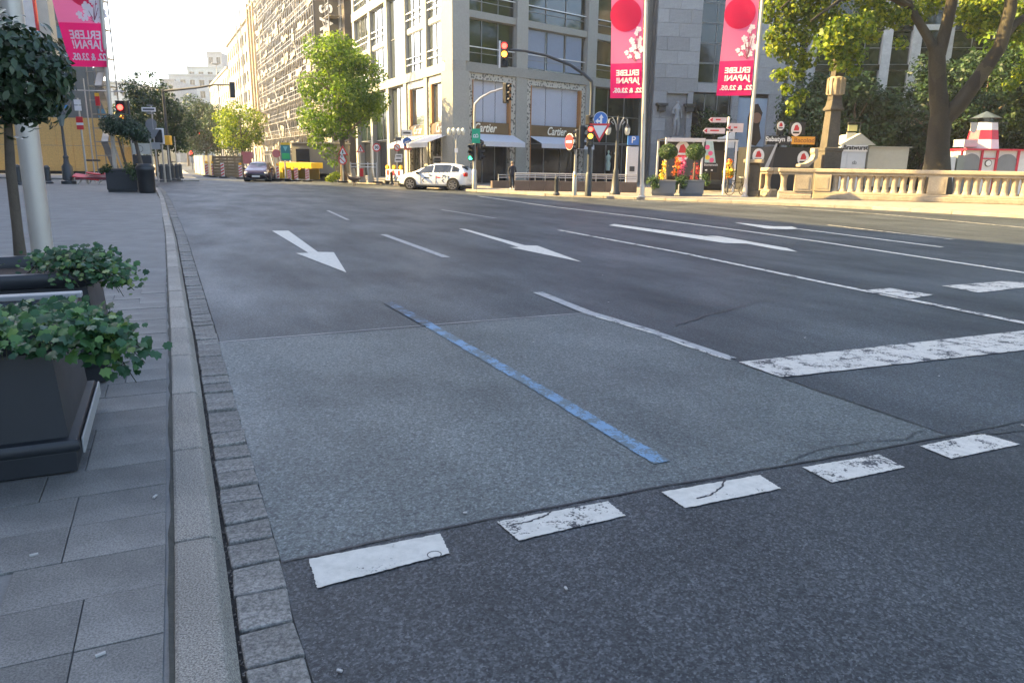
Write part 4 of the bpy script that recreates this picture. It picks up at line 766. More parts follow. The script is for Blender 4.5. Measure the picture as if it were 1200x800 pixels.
# ------------------------------------------------------------------ balustrade, obelisk
BST = stonemat('balustrade_sandstone', (.35, .29, .20), .15, 25, .85, .3, .3); BSTD = stonemat('weathered_shaded_sandstone', (.075, .064, .047), .2, 20, .9, .35, .4)  # weathered stone also darkened to hold the obelisk's shade in its colour
FP = .11
b0, b1 = G(952, 232.5, FP), G(1200, 240, FP); bdir = (b1-b0).normalized(); BL = (b1-b0).length + 7; brz = math.atan2(bdir.y, bdir.x); BH = ZAT(b0.x, b0.y, 197.5) - FP
bal_me = MB().lathe([(.173, 0), (.173, .05), (.150, .08), (.130, .20), (.122, .40), (.130, .60), (.150, .72), (.173, .75), (.173, .80)], seg=10).mesh('baluster', True); bal_me.materials.append(BST)
def balustrade(label, org, rz, L_, piers, mat=BST):
    t = thing('stone_balustrade', label, 'balustrade', org, rz, 'stone balustrades along the far pavement'); hb_ = BH
    MB().b2(0, L_, -.26, .26, 0, .22).build('plinth', mat, t, bevel=.03); MB().b2(0, L_, -.2, .2, .221, .34).build('base_course', mat, t, bevel=.02)
    MB().b2(-.06, L_+.06, -.27, .27, hb_-.17, hb_).build('coping', mat, t, bevel=.03); MB().b2(0, L_, -.2, .2, hb_-.28, hb_-.172).build('top_course', mat, t)
    s = (hb_-.28-.34)/.80
    for p in piers: MB().b2(p-.36, p+.36, -.235, .235, .342, hb_-.282).build('pier', mat, t, bevel=.015); MB().b2(p-.24, p+.24, -.25, -.236, .45, hb_-.4).build('pier_panel', mat, t)
    x = .2
    while x < L_-.15:
        if all(abs(x-p) > .46 for p in piers):
            o = link('baluster', bal_me, t, (x, 0, .34)); o.scale = (1.0, 1.0, s)
        x += .345
    return t
balustrade('long sandstone balustrade in front of the plane tree', b0, brz, BL, [.37, 4.95, 9.6, 14.2, 18.8][:1 + int(BL/4.6)])
c0, c1 = G(911, 232.5, FP), G(951, 233.5, FP); cd = c1-c0
balustrade('short bright sandstone balustrade corner left of the obelisk', c0, math.atan2(cd.y, cd.x), cd.length-.05, [cd.length-.45])
e0, e1 = G(880, 229, FP), G(909, 230.5, FP); ed_ = e1-e0; balustrade('small set-back balustrade piece beside the second flagpole', e0, math.atan2(ed_.y, ed_.x), ed_.length-.1, [.3])
# gate pier with cap left of it
pr = G(880, 230, FP); t = thing('stone_pier', 'square capped stone pier at the end of the balustrade', 'pier', pr + Vector((-.1, -.3, 0)), brz)
MB().b2(-.38, .38, -.38, .38, 0, .3).build('plinth', BSTD, t, bevel=.02); MB().b2(-.30, .30, -.30, .30, .301, 1.55).build('shaft', BSTD, t, bevel=.015); MB().b2(-.42, .42, -.42, .42, 1.552, 1.72).build('cap', BST, t, bevel=.03)
# obelisk
op = AT(967, 214, b0.y + 1.6); ob_ = thing('stone_obelisk', 'tall weathered stone obelisk with carved lantern collar behind the balustrade', 'obelisk', (op.x, op.y, FP), R(8))
zz_ = lambda py: ZAT(op.x, op.y, py) - FP
def sq(prof, mb=None):
    mb = mb or MB(); vs_ = []
    for r, z in prof: vs_ += [(-r, -r, z), (r, -r, z), (r, r, z), (-r, r, z)]
    return mb.add(vs_, [(4*k+j, 4*k+(j+1) % 4, 4*k+4+(j+1) % 4, 4*k+4+j) for k in range(len(prof)-1) for j in range(4)] + [(3, 2, 1, 0), tuple(4*len(prof)-4+j for j in range(4))])
sq([(0.437, 0), (0.437, zz_(178)), (0.470, zz_(177)), (0.470, zz_(173.5)), (0.405, zz_(173))]).build('pedestal', BSTD, ob_, bevel=.02)
sq([(0.306, zz_(173)), (0.257, zz_(130))]).build('lower_shaft', BSTD, ob_, bevel=.02)
sq([(0.328, zz_(130)), (0.350, zz_(128)), (0.274, zz_(124)), (0.241, zz_(118))]).build('moulded_band', BSTD, ob_, bevel=.02)
sq([(0.235, zz_(118)), (0.196, zz_(72)), (0.214, zz_(71)), (0.214, zz_(68.5)), (0.164, zz_(67)), (0.121, zz_(59))]).build('upper_shaft', BSTD, ob_, bevel=.015)
lan = MB().lathe([(.25, -.42), (.33, -.38), (.38, -.1), (.40, .1), (.35, .38), (.24, .44)], (0, 0, zz_(101.5)), 12); lan.build('lantern_collar', BST, ob_, smooth=True)
for k in range(12): w = 2*math.pi*k/12; MB().box((.39*math.cos(w), .39*math.sin(w), zz_(101.5)), (.05, .05, .7), w).build('collar_rib', BST, ob_)
MB().tube([(-.85, -.5, 0), (-.95, -.5, .25), (-1.3, -.5, .3), (-1.45, -.5, .1)], .1, 8).build('scroll_foot', BST, ob_)
sc_ = MB(); sc_.slab([(-.8, zz_(176)), (-1.0, zz_(174)), (-1.02, zz_(179)), (-.95, zz_(182)), (-1.05, zz_(188)), (-1.35, zz_(192)), (-1.65, zz_(193)), (-1.65, zz_(196)), (-1.2, zz_(196)), (-.8, zz_(186))], -.5, -.1); sc_.build('scroll_bracket', BST, ob_, bevel=.02)

# ------------------------------------------------------------------ trees
def groot(px, py, z=FP): p = G(px, py, z); return p
# the big plane tree behind the balustrade
PY = b0.y + 2.6; P0 = AT(1098, 210, PY); P0.z = FP; pt_ = thing('plane_tree', 'huge forked plane tree with dappled yellow-green leaves behind the balustrade', 'tree', P0)
def lp_(px, py, dy=0): return AT(px, py, PY + dy) - P0
k_ = PY/F*1.02
tr = MB()
tr.tube([(0, 0, -.1), lp_(1098, 196), lp_(1099, 170), lp_(1101, 148), lp_(1104, 128)], [.85, .60, .50, .50, .46], 14)
tr.tube([lp_(1102, 135), lp_(1099, 105), lp_(1098, 75), lp_(1098, 55)], [.44, .39, .37, .34], 12); tr.tube([lp_(1099, 65), lp_(1085, 40, .2), lp_(1066, 8, .5), lp_(1045, -40, .8)], [.27, .20, .18, .14], 10)
tr.tube([lp_(1100, 65), lp_(1108, 35), lp_(1115, 5, -.2), lp_(1122, -60, -.5)], [.31, .27, .25, .18], 10); tr.tube([lp_(1104, 142), lp_(1122, 125, -.2), lp_(1148, 90, -.4), lp_(1172, 55, -.6), lp_(1184, 10, -.8), lp_(1190, -60, -1)], [.42, .38, .33, .30, .27, .2], 12)
tr.tube([lp_(1176, 45, -.6), lp_(1190, 28, -.6), lp_(1215, 10, -.6)], [.22, .18, .12], 8); tr.tube([lp_(1066, 8, .5), lp_(1030, -10, -1), lp_(985, 0, -2.5), lp_(950, 25, -3.2)], [.16, .12, .08, .04], 8); tr.tube([lp_(1030, -10, -1), lp_(960, -30, -2), lp_(915, 10, -3)], [.12, .09, .04], 8)
tr.build('trunk', PLANE_BARK, pt_, smooth=True)
cl = []
def cp(px, py, r, dy=-3, w=1): p = AT(px, py, PY + dy) - P0; cl.append((p.x, p.y, p.z, r, w))
for a in ((905, 5, .7), (922, 12, .9), (945, 8, 1.0), (918, 35, .8), (940, 40, .8), (908, 55, .55), (925, 62, .7), (945, 70, .6), (913, 88, .45), (932, 85, .55), (922, 104, .4), (930, 122, .40), (938, 112, .45), (926, 132, .22), (965, 20, 1.0), (985, 35, .8), (970, 50, .8), (995, 55, .7), (985, 74, .55), (1000, 82, .4), (1008, 30, .8), (1005, 65, .5), (978, 62, .5), (1030, 15, .9), (1022, 42, .5), (960, -20, 1.4), (1010, -20, 1.4), (920, -25, 1.2), (900, 20, .4), (902, 45, .35)): cp(*a, dy=-2.2 if 960 < a[0] < 1012 and a[1] > 25 else .5)
for a in ((1050, 20, .8), (1075, 15, .7), (1130, 15, .8), (1150, 30, .8), (1165, 15, .9), (1150, 5, 1.0), (1195, 40, .9), (1200, 20, 1), (1055, 50, .4), (1090, 0, .9), (1200, 85, .6), (1185, 100, .4)): cp(*a, dy=.8)
for k in range(40): cp(random.uniform(900, 1330), random.uniform(-330, -40), random.uniform(1.2, 2.0), random.uniform(-5, 5), .35)
leaves('crown', cl, 28000, .21, L_LIME, pt_, .35, .5, aspect=.8)
# trees in the picture
tb_ = groot(403, 213.5); tree('street_tree', 'dense green street tree in front of the scaffolding', tb_, 2.2, ZAT(tb_.x, tb_.y, 41), 3.15, 46, 1.0, 17000, .20, L_MID, .2, 5, extra=[(-.6, -1, 1.9, .7), (-1.4, -.6, 2.6, .8), (-.3, -1.5, 1.2, .35)])
tb_ = groot(290, 209); tb_ = AT(286, 209, 74); tb_.z = .1; tree('street_tree', 'bright yellow-green tree above the dark oncoming car', tb_, 1.9, ZAT(tb_.x, tb_.y, 116), 2.9, 26, .95, 5200, .22, L_LIME, .14, 8)
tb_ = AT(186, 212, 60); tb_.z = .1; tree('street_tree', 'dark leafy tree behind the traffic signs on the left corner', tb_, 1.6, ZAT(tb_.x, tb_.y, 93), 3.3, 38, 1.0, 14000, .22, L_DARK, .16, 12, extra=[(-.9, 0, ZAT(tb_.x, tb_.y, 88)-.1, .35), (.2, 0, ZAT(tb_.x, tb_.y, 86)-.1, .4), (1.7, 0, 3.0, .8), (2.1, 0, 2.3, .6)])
tb_ = AT(244, 205, 100); tb_.z = .1; tree('street_tree', 'hazy dark tree over the far street between the left tree and the yellow-green one', tb_, 1.5, ZAT(tb_.x, tb_.y, 112), 5.0, 40, 1.5, 13000, .3, L_DARK, .2, 13)
tb_ = AT(262, 205, 122); tb_.z = .1; tree('street_tree', 'hazy tree far down the street above the wooden fence', tb_, 1.5, ZAT(tb_.x, tb_.y, 122), 5.4, 34, 1.7, 9000, .35, L_DARK, .2, 14)
tb_ = AT(222, 205, 140); tb_.z = .1; tree('street_tree', 'small far tree on the left side of the street end', tb_, 1.5, ZAT(tb_.x, tb_.y, 135), 3.4, 16, 1.3, 2200, .35, L_MID, .2, 15)
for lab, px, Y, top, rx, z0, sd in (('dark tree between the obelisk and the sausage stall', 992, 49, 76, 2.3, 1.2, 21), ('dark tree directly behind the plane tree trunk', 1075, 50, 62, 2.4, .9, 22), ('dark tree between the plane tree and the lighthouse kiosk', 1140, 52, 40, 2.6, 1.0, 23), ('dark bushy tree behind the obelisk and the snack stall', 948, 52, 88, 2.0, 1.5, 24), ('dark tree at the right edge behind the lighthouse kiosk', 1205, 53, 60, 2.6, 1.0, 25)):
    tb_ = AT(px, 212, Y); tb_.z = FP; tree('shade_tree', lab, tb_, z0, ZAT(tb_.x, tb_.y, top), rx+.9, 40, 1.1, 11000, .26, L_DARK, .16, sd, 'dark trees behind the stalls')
tb_ = AT(832, 212, 56); tb_.z = FP; tree('shade_tree', 'slim dark tree added for the reflection in the ashlar store entrance', tb_, 2.0, ZAT(tb_.x, 56, 122), 1.5, 14, .7, 1800, .2, L_DARK, .1, 26, 'dark trees behind the stalls')  # added tree standing in for trees mirrored in the dark entrance glass
# canal-side trees outside the picture on the right, mirrored in the shop windows
for k, (x, y) in enumerate(((37, 48), (41, 59), (38, 70), (47, 39), (36, 24), (33, 9), (44, -6))): tree('canal_tree', 'canal-side tree outside the picture on the right, %s along the row' % ('first', 'second', 'third', 'fourth', 'fifth', 'sixth', 'seventh')[k], (x, y, FP), 3, 23, 6.5, 30, 2.6, 5000, .75, L_MID, .4, 40+k, 'canal-side trees outside the picture')
# ------------------------------------------------------------------ poles, banners, signals, signs
BLACKM = M('black_metal', (.018, .019, .02), .45, .2); DGREY = M('dark_grey_metal', (.05, .055, .058), .5, .3); PINK = M('banner_pink', (.82, .17, .33), .7, var=.05, trans=.5); CRIM = M('banner_crimson', (.80, .010, .15), .7, var=.05, trans=.5); CIRC = M('banner_red', (.66, .003, .09), .7, var=.04, trans=.5); BWHITE = M('banner_white', (.82, .78, .78), .7, var=.04, trans=.3)
SIGNW = M('sign_face_white', (.75, .75, .74), .4); SRED = M('sign_face_red', (.60, .025, .03), .4); SBLUE = M('sign_face_blue', (.03, .14, .46), .4); SYEL = M('signal_yellow', (.80, .42, .02), .5); GREENB = M('green_sign', (.02, .38, .20), .5)
def lamp(name, col, e): return M(name, col, .4, emit=e, var=.02)
L_RED = lamp('lit_red', (1, .03, .02), 2.2); L_AMB = lamp('lit_amber', (1, .33, .02), 2.2); L_GRN = lamp('lit_green', (.05, 1, .5), 1.2)
def flag(label, base, x0, x1, zb, zt, zsplit, ccx, ccz, cr_, tsize, mirror=True, pole_r=.09, top=14, skew=0.0, amp=.05, rz=0, lean=0):
    t = thing('banner_flag', label, 'banner', base, rz, 'pink festival banners'); W = x1-x0
    MB().tube([(0, 0, 0), (lean*.5, 0, top*.5), (lean, 0, top)], [pole_r, pole_r*.9, pole_r*.6], 12).build('pole', PALE, t, smooth=True)
    MB().lathe([(pole_r*1.9, 0), (pole_r*1.9, .03), (pole_r*1.3, .08), (pole_r*1.2, .5), (pole_r, .55)]).build('pole_foot', PALE, t, smooth=True)
    def warp(v): x, y, z = v; u = (x-x0)/W; f = max(0, (zt-z)/(zt-zb)); return Vector((x + lean*(z-zb)/top + skew*(1-u)*f*f, y + amp*math.sin(u*4 + z*1.3)*f + .03*math.sin(z*2.1), z))
    def grid(xa, xb, za, zbb, y, nx=8, nz=24):
        mb = MB(); mb.add([warp(Vector((xa + (xb-xa)*i/nx, y, za + (zbb-za)*j/nz))) for j in range(nz+1) for i in range(nx+1)], [(j*(nx+1)+i, j*(nx+1)+i+1, (j+1)*(nx+1)+i+1, (j+1)*(nx+1)+i) for j in range(nz) for i in range(nx)]); return mb
    cl_ = grid(x0, x1, zsplit, zt, 0).build('cloth', PINK, t, smooth=True); lo = grid(x0, x1, zb, zsplit, 0, 8, 12).build('lower_cloth', CRIM, t, smooth=True)
    c = MB(); c.add([warp(Vector((ccx + cr_*math.cos(k*.2244)*r, -.012, ccz + cr_*math.sin(k*.2244)*r))) for r in (0.001, .5, 1) for k in range(28)], [(28*a+k, 28*a+(k+1) % 28, 28*a+28+(k+1) % 28, 28*a+28+k) for a in range(2) for k in range(28)]); c.build('red_disc', CIRC, cl_)
    m = (x0+x1)/2
    for s, z, sz in (('ERLEBE', .72, 1.0), ('JAPAN!', .50, 1.0), ('22. & 23.05.', .22, .82)): text(s, tsize*sz, BWHITE, 'lettering', lo, (m + W*.05, -.02, zb + (zsplit-zb)*z), 0, mirror=mirror, bold=.012, warp=warp, extr=.002)
    q_ = random.Random(5); tw_ = MB(); fl2 = MB()
    pts_ = [(.86, .30), (.80, .38), (.66, .52), (.70, .60), (.90, .50), (.88, .62), (.78, .66), (.66, .72), (.5, .78), (.80, .80), (.86, .86), (.6, .86), (.97, .72)]
    for u, f in pts_:
        cx_, cz_ = x0 + W*u, ccz - (ccz-zsplit)*f
        tw_.add([warp(Vector(p)) for p in ((cx_, -.013, cz_), (cx_+.02, -.013, cz_-.01), (x0+W*.78+.03, -.013, zsplit+.06), (x0+W*.78, -.013, zsplit+.06))], [(0, 1, 2, 3)])
        r_ = W*q_.uniform(.06, .085)
        fl2.add([warp(Vector((cx_ + r_*.5*math.cos(j*.9), -.0165, cz_ + r_*.5*math.sin(j*.9)))) for j in range(7)], [tuple(range(7))])
        for k in range(5):
            a = k*1.2566 + q_.random(); px_, pz_ = cx_ + r_*.75*math.cos(a), cz_ + r_*.75*math.sin(a)
            fl2.add([warp(Vector((px_ + r_*.55*math.cos(j*.9), -.016, pz_ + r_*.55*math.sin(j*.9)))) for j in range(7)], [tuple(range(7))])
    tw_.build('branch', M('twig_print', (.25, .06, .09), .7), cl_); fl2.build('blossom', BWHITE, cl_); return t
def flag_px(label, topx, pbx, pby, l, r_, bot, split, cx, cy, cr_, **k):
    p = G(pbx, pby, FP); d = p.y; X = lambda px, py: AT(px, py, d - .0).x - p.x; Z = lambda py: ZAT(p.x, p.y, py) - FP; s = math.hypot(p.x, p.y)/F
    return flag(label, p, X(l, bot)/math.cos(R(15)), X(r_, bot)/math.cos(R(15)), Z(bot), Z(-80), Z(split), (X(l, bot) + X(r_, bot))/2/math.cos(R(15)) - .06, Z(cy), cr_*d/F*.92, 8.2*d/F, lean=(AT(topx, 0, d).x - p.x)*14/Z(0), rz=R(-15), **k)
flag_px('left of the two pink Erlebe Japan banners on the far pavement', 757.5, 752, 231, 716.5, 752, 115, 74, 735, 17, 18.5)
flag_px('right of the two pink Erlebe Japan banners, beside the balustrade', 893.5, 872.5, 230.5, 845, 880, 112, 71, 868, 15, 17.5, skew=-.12)
pL = G(137, 224, PZ); XL = lambda px, py: AT(px, py, pL.y).x - pL.x; ZL = lambda py: ZAT(pL.x, pL.y, py) - PZ
flag('pink and violet banner hanging over the left pavement by the building site', pL, XL(86, 78) - .6, XL(126, 78), ZL(79), ZL(-70), ZL(28), XL(97, -10), ZL(-14), .75, .46, skew=.6, amp=.08, lean=(AT(118, 0, pL.y).x - pL.x)*14/ZL(0), rz=R(10))
def pole(name, label, cat, base, h, r=.07, group=None, mat=None, taper=.7, foot=True):
    t = thing(name, label, cat, base, 0, group); MB().tube([(0, 0, 0), (0, 0, h)], [r, r*taper], 10).build('pole', mat or METAL, t, smooth=True)
    if foot: MB().tube([(0, 0, 0), (0, 0, .95), (0, 0, 1.05)], [r*1.5, r*1.45, r], 10).build('pole_sleeve', mat or METAL, t, smooth=True)
    return t
def head(t, at, lit=None, rz=0, s=1.0, back=True, n=3):
    h = MB().b2(-.14*s, .14*s, -.10, .12, -.45*s*n/3, .45*s*n/3).build('signal_head', BLACKM, t, at, rz, bevel=.03)
    for k in range(n):
        z = (.29 - .29*k)*s if n == 3 else (.15 - .3*k)*s; v = MB(); 
        v.add([(.115*s*math.cos(a), y, z + .115*s*math.sin(a)) for a in [i*.349 - .2 for i in range(11)] for y in (-.10, -.26)], [(2*i, 2*i+1, 2*i+3, 2*i+2) for i in range(10)]); v.build('visor', BLACKM, h)
        ln = MB().disc(0, z, .10*s, -.125, -.101, 14); col = None
        if lit: col = {'r': L_RED if k == 0 else None, 'ra': (L_RED, L_AMB, None)[k], 'g': L_GRN if k == n-1 else None}.get(lit)
        ln.build('lens', col or SHOPGLASS, h)
    return h
# slim signal mast with curved arm in front of the left shop
p = G(556, 222, FP); Zr = lambda P, py: ZAT(P.x, P.y, py) - FP; Xr = lambda P, px, py: AT(px, py, P.y).x - P.x
t = pole('traffic_signal', 'slim traffic signal mast with curved arm behind the white car', 'traffic light', p, Zr(p, 130), .09)
MB().tube([(0, 0, Zr(p, 131)), (.02, 0, Zr(p, 122)), (.3, -.02, Zr(p, 115)), (Xr(p, 575, 108), 0, Zr(p, 108)), (Xr(p, 589, 103), 0, Zr(p, 103.5))], [.065, .06, .055, .05, .05], 8).build('arm', METAL, t, smooth=True)
head(t, (Xr(p, 593, 107), .0, Zr(p, 109)), None, R(60), 1.1); head(t, (Xr(p, 553, 178), -.18, Zr(p, 179)), 'g', R(-25), .95); head(t, (Xr(p, 563, 178), -.05, Zr(p, 178)), None, R(70), .95)
MB().b2(-.22, .22, -.14, -.11, Zr(p, 168), Zr(p, 151)).build('green_panel', GREENB, t, (Xr(p, 558, 160), 0, 0)); text('B', .4, SIGNW, 'lettering', t, (Xr(p, 558, 160), -.145, Zr(p, 159.5)), spin=R(90))
# tall signal mast with the long arm
p = G(689, 230, FP); t = pole('traffic_signal', 'tall signal mast with long arm and red-amber light over the road', 'traffic light', p, Zr(p, 105), .10, mat=DGREY)
MB().tube([(0, 0, Zr(p, 106)), (-.03, 0, Zr(p, 96)), (Xr(p, 684, 88), 0, Zr(p, 87)), (Xr(p, 668, 78), 0, Zr(p, 76.5)), (Xr(p, 640, 66), 0, Zr(p, 66)), (Xr(p, 615, 61), 0, Zr(p, 61)), (Xr(p, 598, 60), 0, Zr(p, 60))], [.08, .075, .07, .065, .06, .05, .05], 8).build('arm', DGREY, t, smooth=True)
hd = head(t, (Xr(p, 591, 65), 0, Zr(p, 65.5)), 'ra', 0, 1.15); MB().b2(-.24, -.16, -.02, .02, -.55, .55).build('white_edge', SIGNW, hd)
head(t, (Xr(p, 691, 160), -.2, Zr(p, 160)), 'ra', 0, 1.0); head(t, (Xr(p, 690, 139), -.1, Zr(p, 141)), None, R(60), .7, n=2); head(t, (Xr(p, 682, 160), .05, Zr(p, 161)), None, R(95), 1.1); head(t, (Xr(p, 679, 163), .3, Zr(p, 163)), None, R(-100), .9)
sx_, sz_ = Xr(p, 703, 140), Zr(p, 140); sg = MB().disc(0, 0, .31, -.02, .0, 28).build('blue_sign', SBLUE, t, (sx_, -.25, sz_)); MB().add([(.31*r*math.cos(k*.2244), -.0225, .31*r*math.sin(k*.2244)) for k in range(28) for r in (.93, 1.0)], [(2*k, 2*k+1, (2*k+3) % 56, (2*k+2) % 56) for k in range(28)]).build('white_border', SIGNW, sg)
MB().slab([(-.02, -.22), (.07, -.22), (.07, .05), (.13, .05), (.025, .2), (-.08, .05), (-.02, .05), (-.02, -.05), (-.1, -.05), (-.1, .03), (-.23, -.09), (-.1, -.21), (-.1, -.13), (-.02, -.13)], -.024, -.0205).build('white_arrow', SIGNW, sg)
tri = lambda r, z=0: [(-r, z + r*.577), (r, z + r*.577), (0, z - r*1.155)]
sx_, sz_ = Xr(p, 702, 152.5), Zr(p, 152.5); sg = MB().slab(tri(.46), -.02, 0).build('give_way_sign', SRED, t, (sx_, -.26, sz_)); MB().slab(tri(.31), -.024, -.0205).build('white_triangle', SIGNW, sg)
# pole with the no-entry sign seen from the side
p = G(673, 229, FP); t = pole('sign_pole', 'grey sign pole with no-entry sign turned to the left', 'sign', p, Zr(p, 152), .07)
sg = MB().disc(0, 0, .33, -.02, 0, 24).build('no_entry_sign', SRED, t, (Xr(p, 667, 166), -.15, Zr(p, 166.5)), R(-62)); MB().b2(-.24, .24, -.026, -.0205, -.05, .05).build('white_bar', SIGNW, sg); MB().disc(0, 0, .36, .002, .02, 24).build('sign_back', SIGNW, sg)
head(t, (Xr(p, 670, 172), .05, Zr(p, 172)), None, R(75), .7, n=2); MB().disc(0, 0, .05, -.1, -.07, 8).build('orange_button', SYEL, t, (.0, -.02, Zr(p, 206)))
# candelabra street lamp
p = G(720.5, 228, FP); t = thing('candelabra_lamp', 'ornate two-armed street lamp in front of the give-way corner', 'street lamp', p)
MB().lathe([(.26, 0), (.26, .1), (.2, .18), (.17, .7), (.12, 1.0), (.13, 1.1), (.09, 1.2), (.075, Zr(p, 160)), (.06, Zr(p, 140)), (.02, Zr(p, 136))], seg=12).build('post', DGREY, t, smooth=True)
for s in (-1, 1):
    MB().tube([(0, 0, Zr(p, 158)), (s*.12, 0, Zr(p, 145)), (s*.26, 0, Zr(p, 138)), (s*.42, 0, Zr(p, 140)), (s*.45, 0, Zr(p, 148))], .03, 8).build('arm', METAL, t, smooth=True); MB().tube([(0, 0, Zr(p, 150)), (s*.2, 0, Zr(p, 140)), (s*.32, 0, Zr(p, 143)), (s*.2, 0, Zr(p, 146))], .02, 6).build('scroll', METAL, t, smooth=True)
    ln = MB().lathe([(.02, .14), (.11, .08), (.14, 0), (.12, -.2), (.06, -.28)], (s*.45, 0, Zr(p, 151)), 10).build('lantern', M('lantern_glass', (.55, .56, .50), .3), t, smooth=True); MB().lathe([(.15, .0), (.08, .1), (.03, .2)], (s*.45, 0, Zr(p, 150)), 10).build('lantern_cap', DGREY, ln)
# lantern post by the corner pillar
p = G(535, 217.5, FP); t = thing('candelabra_lamp', 'small cluster street lamp in front of the corner pillar', 'street lamp', p); MB().lathe([(.12, 0), (.1, .8), (.06, 1), (.045, Zr(p, 158))], seg=10).build('post', METAL, t, smooth=True)
for s in (-1, -.35, .35, 1): MB().tube([(0, 0, Zr(p, 166)), (s*.3, 0, Zr(p, 158)), (s*.4, 0, Zr(p, 154))], .02, 6).build('arm', METAL, t); MB().lathe([(.04, .3), (.12, .2), (.13, 0), (.05, -.12)], (s*.42, .0, Zr(p, 156)), 8).build('lantern', M('lantern_glass'), t, smooth=True)
MB().b2(-.1, .1, -.08, -.06, Zr(p, 179), Zr(p, 174)).build('notice', SIGNW, t)
# parking column
p = G(739, 223, FP); t = thing('parking_column', 'white information column with blue parking panel', 'sign', p); MB().b2(-.32, .32, -.1, .1, 0, Zr(p, 172)).build('column', M('column_white', (.55, .56, .57), .5), t, bevel=.02); sg = MB().b2(-.3, .3, -.12, .1, Zr(p, 170), Zr(p, 159.5)).build('blue_panel', SBLUE, t); text('P', .5, SIGNW, 'lettering', sg, (0, -.13, Zr(p, 164.5)), spin=0); MB().b2(-.14, .14, -.115, -.101, Zr(p, 201), Zr(p, 195)).build('dark_panel', DGREY, t)
# low granite wall with railing round the underground entrance
w0, w1 = G(603, 223.5, FP), G(746, 226, FP); wd = w1-w0; t = thing('entrance_wall', 'low brown granite wall with steel railing in front of the shops', 'wall', w0, math.atan2(wd.y, wd.x)); BG = stonemat('brown_granite', (.10, .075, .062), .3, 40, .4); WL = wd.length
for k in range(8): MB().b2(WL*k/8+.004, WL*(k+1)/8-.004, 0, .3, 0, Zr(w0, 211.5)).build('granite_slab', BG, t, bevel=.01)
for z in (205, 207.5, 203): MB().tube([(0, .15, Zr(w0, z)), (WL, .15, Zr(w0, z))], .03, 6).build('rail', METAL, t)
for k in range(13): MB().tube([(WL*k/12, .15, Zr(w0, 211.5)), (WL*k/12, .15, Zr(w0, 202.5))], .025, 6).build('rail_post', METAL, t)
w0, w1 = G(577, 220.5, FP), G(600, 220.5, FP); wd = w1-w0; t = thing('entrance_wall', 'short granite wall piece behind the standing person', 'wall', w0, math.atan2(wd.y, wd.x)); MB().b2(0, wd.length, 0, .3, 0, Zr(w0, 212)).build('granite_slab', BG, t, bevel=.01)
for z in (205, 208): MB().tube([(wd.length*.35, .15, Zr(w0, z)), (wd.length, .15, Zr(w0, z))], .03, 6).build('rail', METAL, t)
for k in (0.35, 1): MB().tube([(wd.length*k, .15, Zr(w0, 212)), (wd.length*k, .15, Zr(w0, 204))], .03, 6).build('rail_post', METAL, t)
def bollard(label, px, py, h=.85, r=.09, z=FP, group='dark pavement bollards'):
    t = thing('bollard', label, 'bollard', G(px, py, z), 0, group); MB().lathe([(r*1.7, 0), (r*1.7, .08), (r*1.05, .14), (r, h*.8), (r*1.15, h*.82), (r*1.15, h*.88), (r*.9, h*.9)], seg=12).build('post', DGREY, t, smooth=True); MB().lathe([(r*.9, h*.9), (r*.8, h*.96), (r*.3, h)], seg=12).build('cap', DGREY, t, smooth=True)
bollard('dark bollard left of the no-entry sign pole', 652, 229)
for k, (x, y, l) in enumerate(((190.5, 213, 'dark bollard under the white-framed signal'), (197, 213, 'second dark bollard from the waste bin at the street corner'), (203, 211.5, 'third dark bollard from the waste bin at the street corner'), (208, 211, 'fourth dark bollard from the waste bin at the street corner'), (212, 209.5, 'last dark bollard of the corner row, nearest the road'))): bollard(l, x, y, 1.05, .13, .1)
bollard('dark bollard just left of the thick pale pole', 23, 216.5, 1.0, .15, .1); bollard('dark bollard just right of the thick pale pole', 57, 215, .95, .14, .1); bollard('dark bollard beside the red and white barrier board', 459, 216.5, .8)

# ------------------------------------------------------------------ left street corner furniture
p = G(81, 215.5, PZ); ZZ = lambda P, py: ZAT(P.x, P.y, py) - P.z
t = thing('gas_lantern', 'old black gas lantern in front of the chipboard hoarding', 'street lamp', p)
MB().lathe([(.36, 0), (.36, .15), (.28, .2), (.26, .9), (.15, 1.05), (.12, 1.3), (.15, 1.4), (.08, 1.5), (.06, ZZ(p, 148))], seg=12).build('post', DGREY, t, smooth=True)
ln = MB().lathe([(.10, 0), (.24, .55), (.26, .6)], (0, 0, ZZ(p, 148)), 6).build('lantern', M('lantern_pane', (.16, .20, .19), .25), t); MB().lathe([(.3, .6), (.2, .75), (.1, .95), (.03, 1.05)], (0, 0, ZZ(p, 148)), 6).build('lantern_cap', DGREY, ln)
MB().b2(-.55, .45, -.03, .03, ZZ(p, 127), ZZ(p, 123)).build('street_name_sign', M('street_sign_blue', (.05, .25, .5), .5), t)
p = G(103, 215.5, PZ); t = pole('sign_pole', 'leaning sign pole with red and white boards at the building site', 'sign', p, ZZ(p, 115), .06, foot=False)
for z0, z1, m_ in ((117, 123, SIGNW), (124, 130, SIGNW), (137, 144, SRED), (144, 147, SIGNW), (147, 152, SRED)): MB().b2(-.18, .18, -.08, -.065, ZZ(p, z1), ZZ(p, z0)).build('sign_board', m_, t)
p = G(112, 214, PZ); t = pole('site_mast', 'thin steel mast with cross bar above the red folded chairs', 'pole', p, ZZ(p, 92), .045, foot=False); MB().tube([(-.4, 0, ZZ(p, 188)), (.4, 0, ZZ(p, 188))], .06, 6).build('cross_bar', DGREY, t); MB().tube([(-.8, 0, ZZ(p, 106)), (2.2, 0, ZZ(p, 107))], .035, 6).build('top_bar', METAL, t)
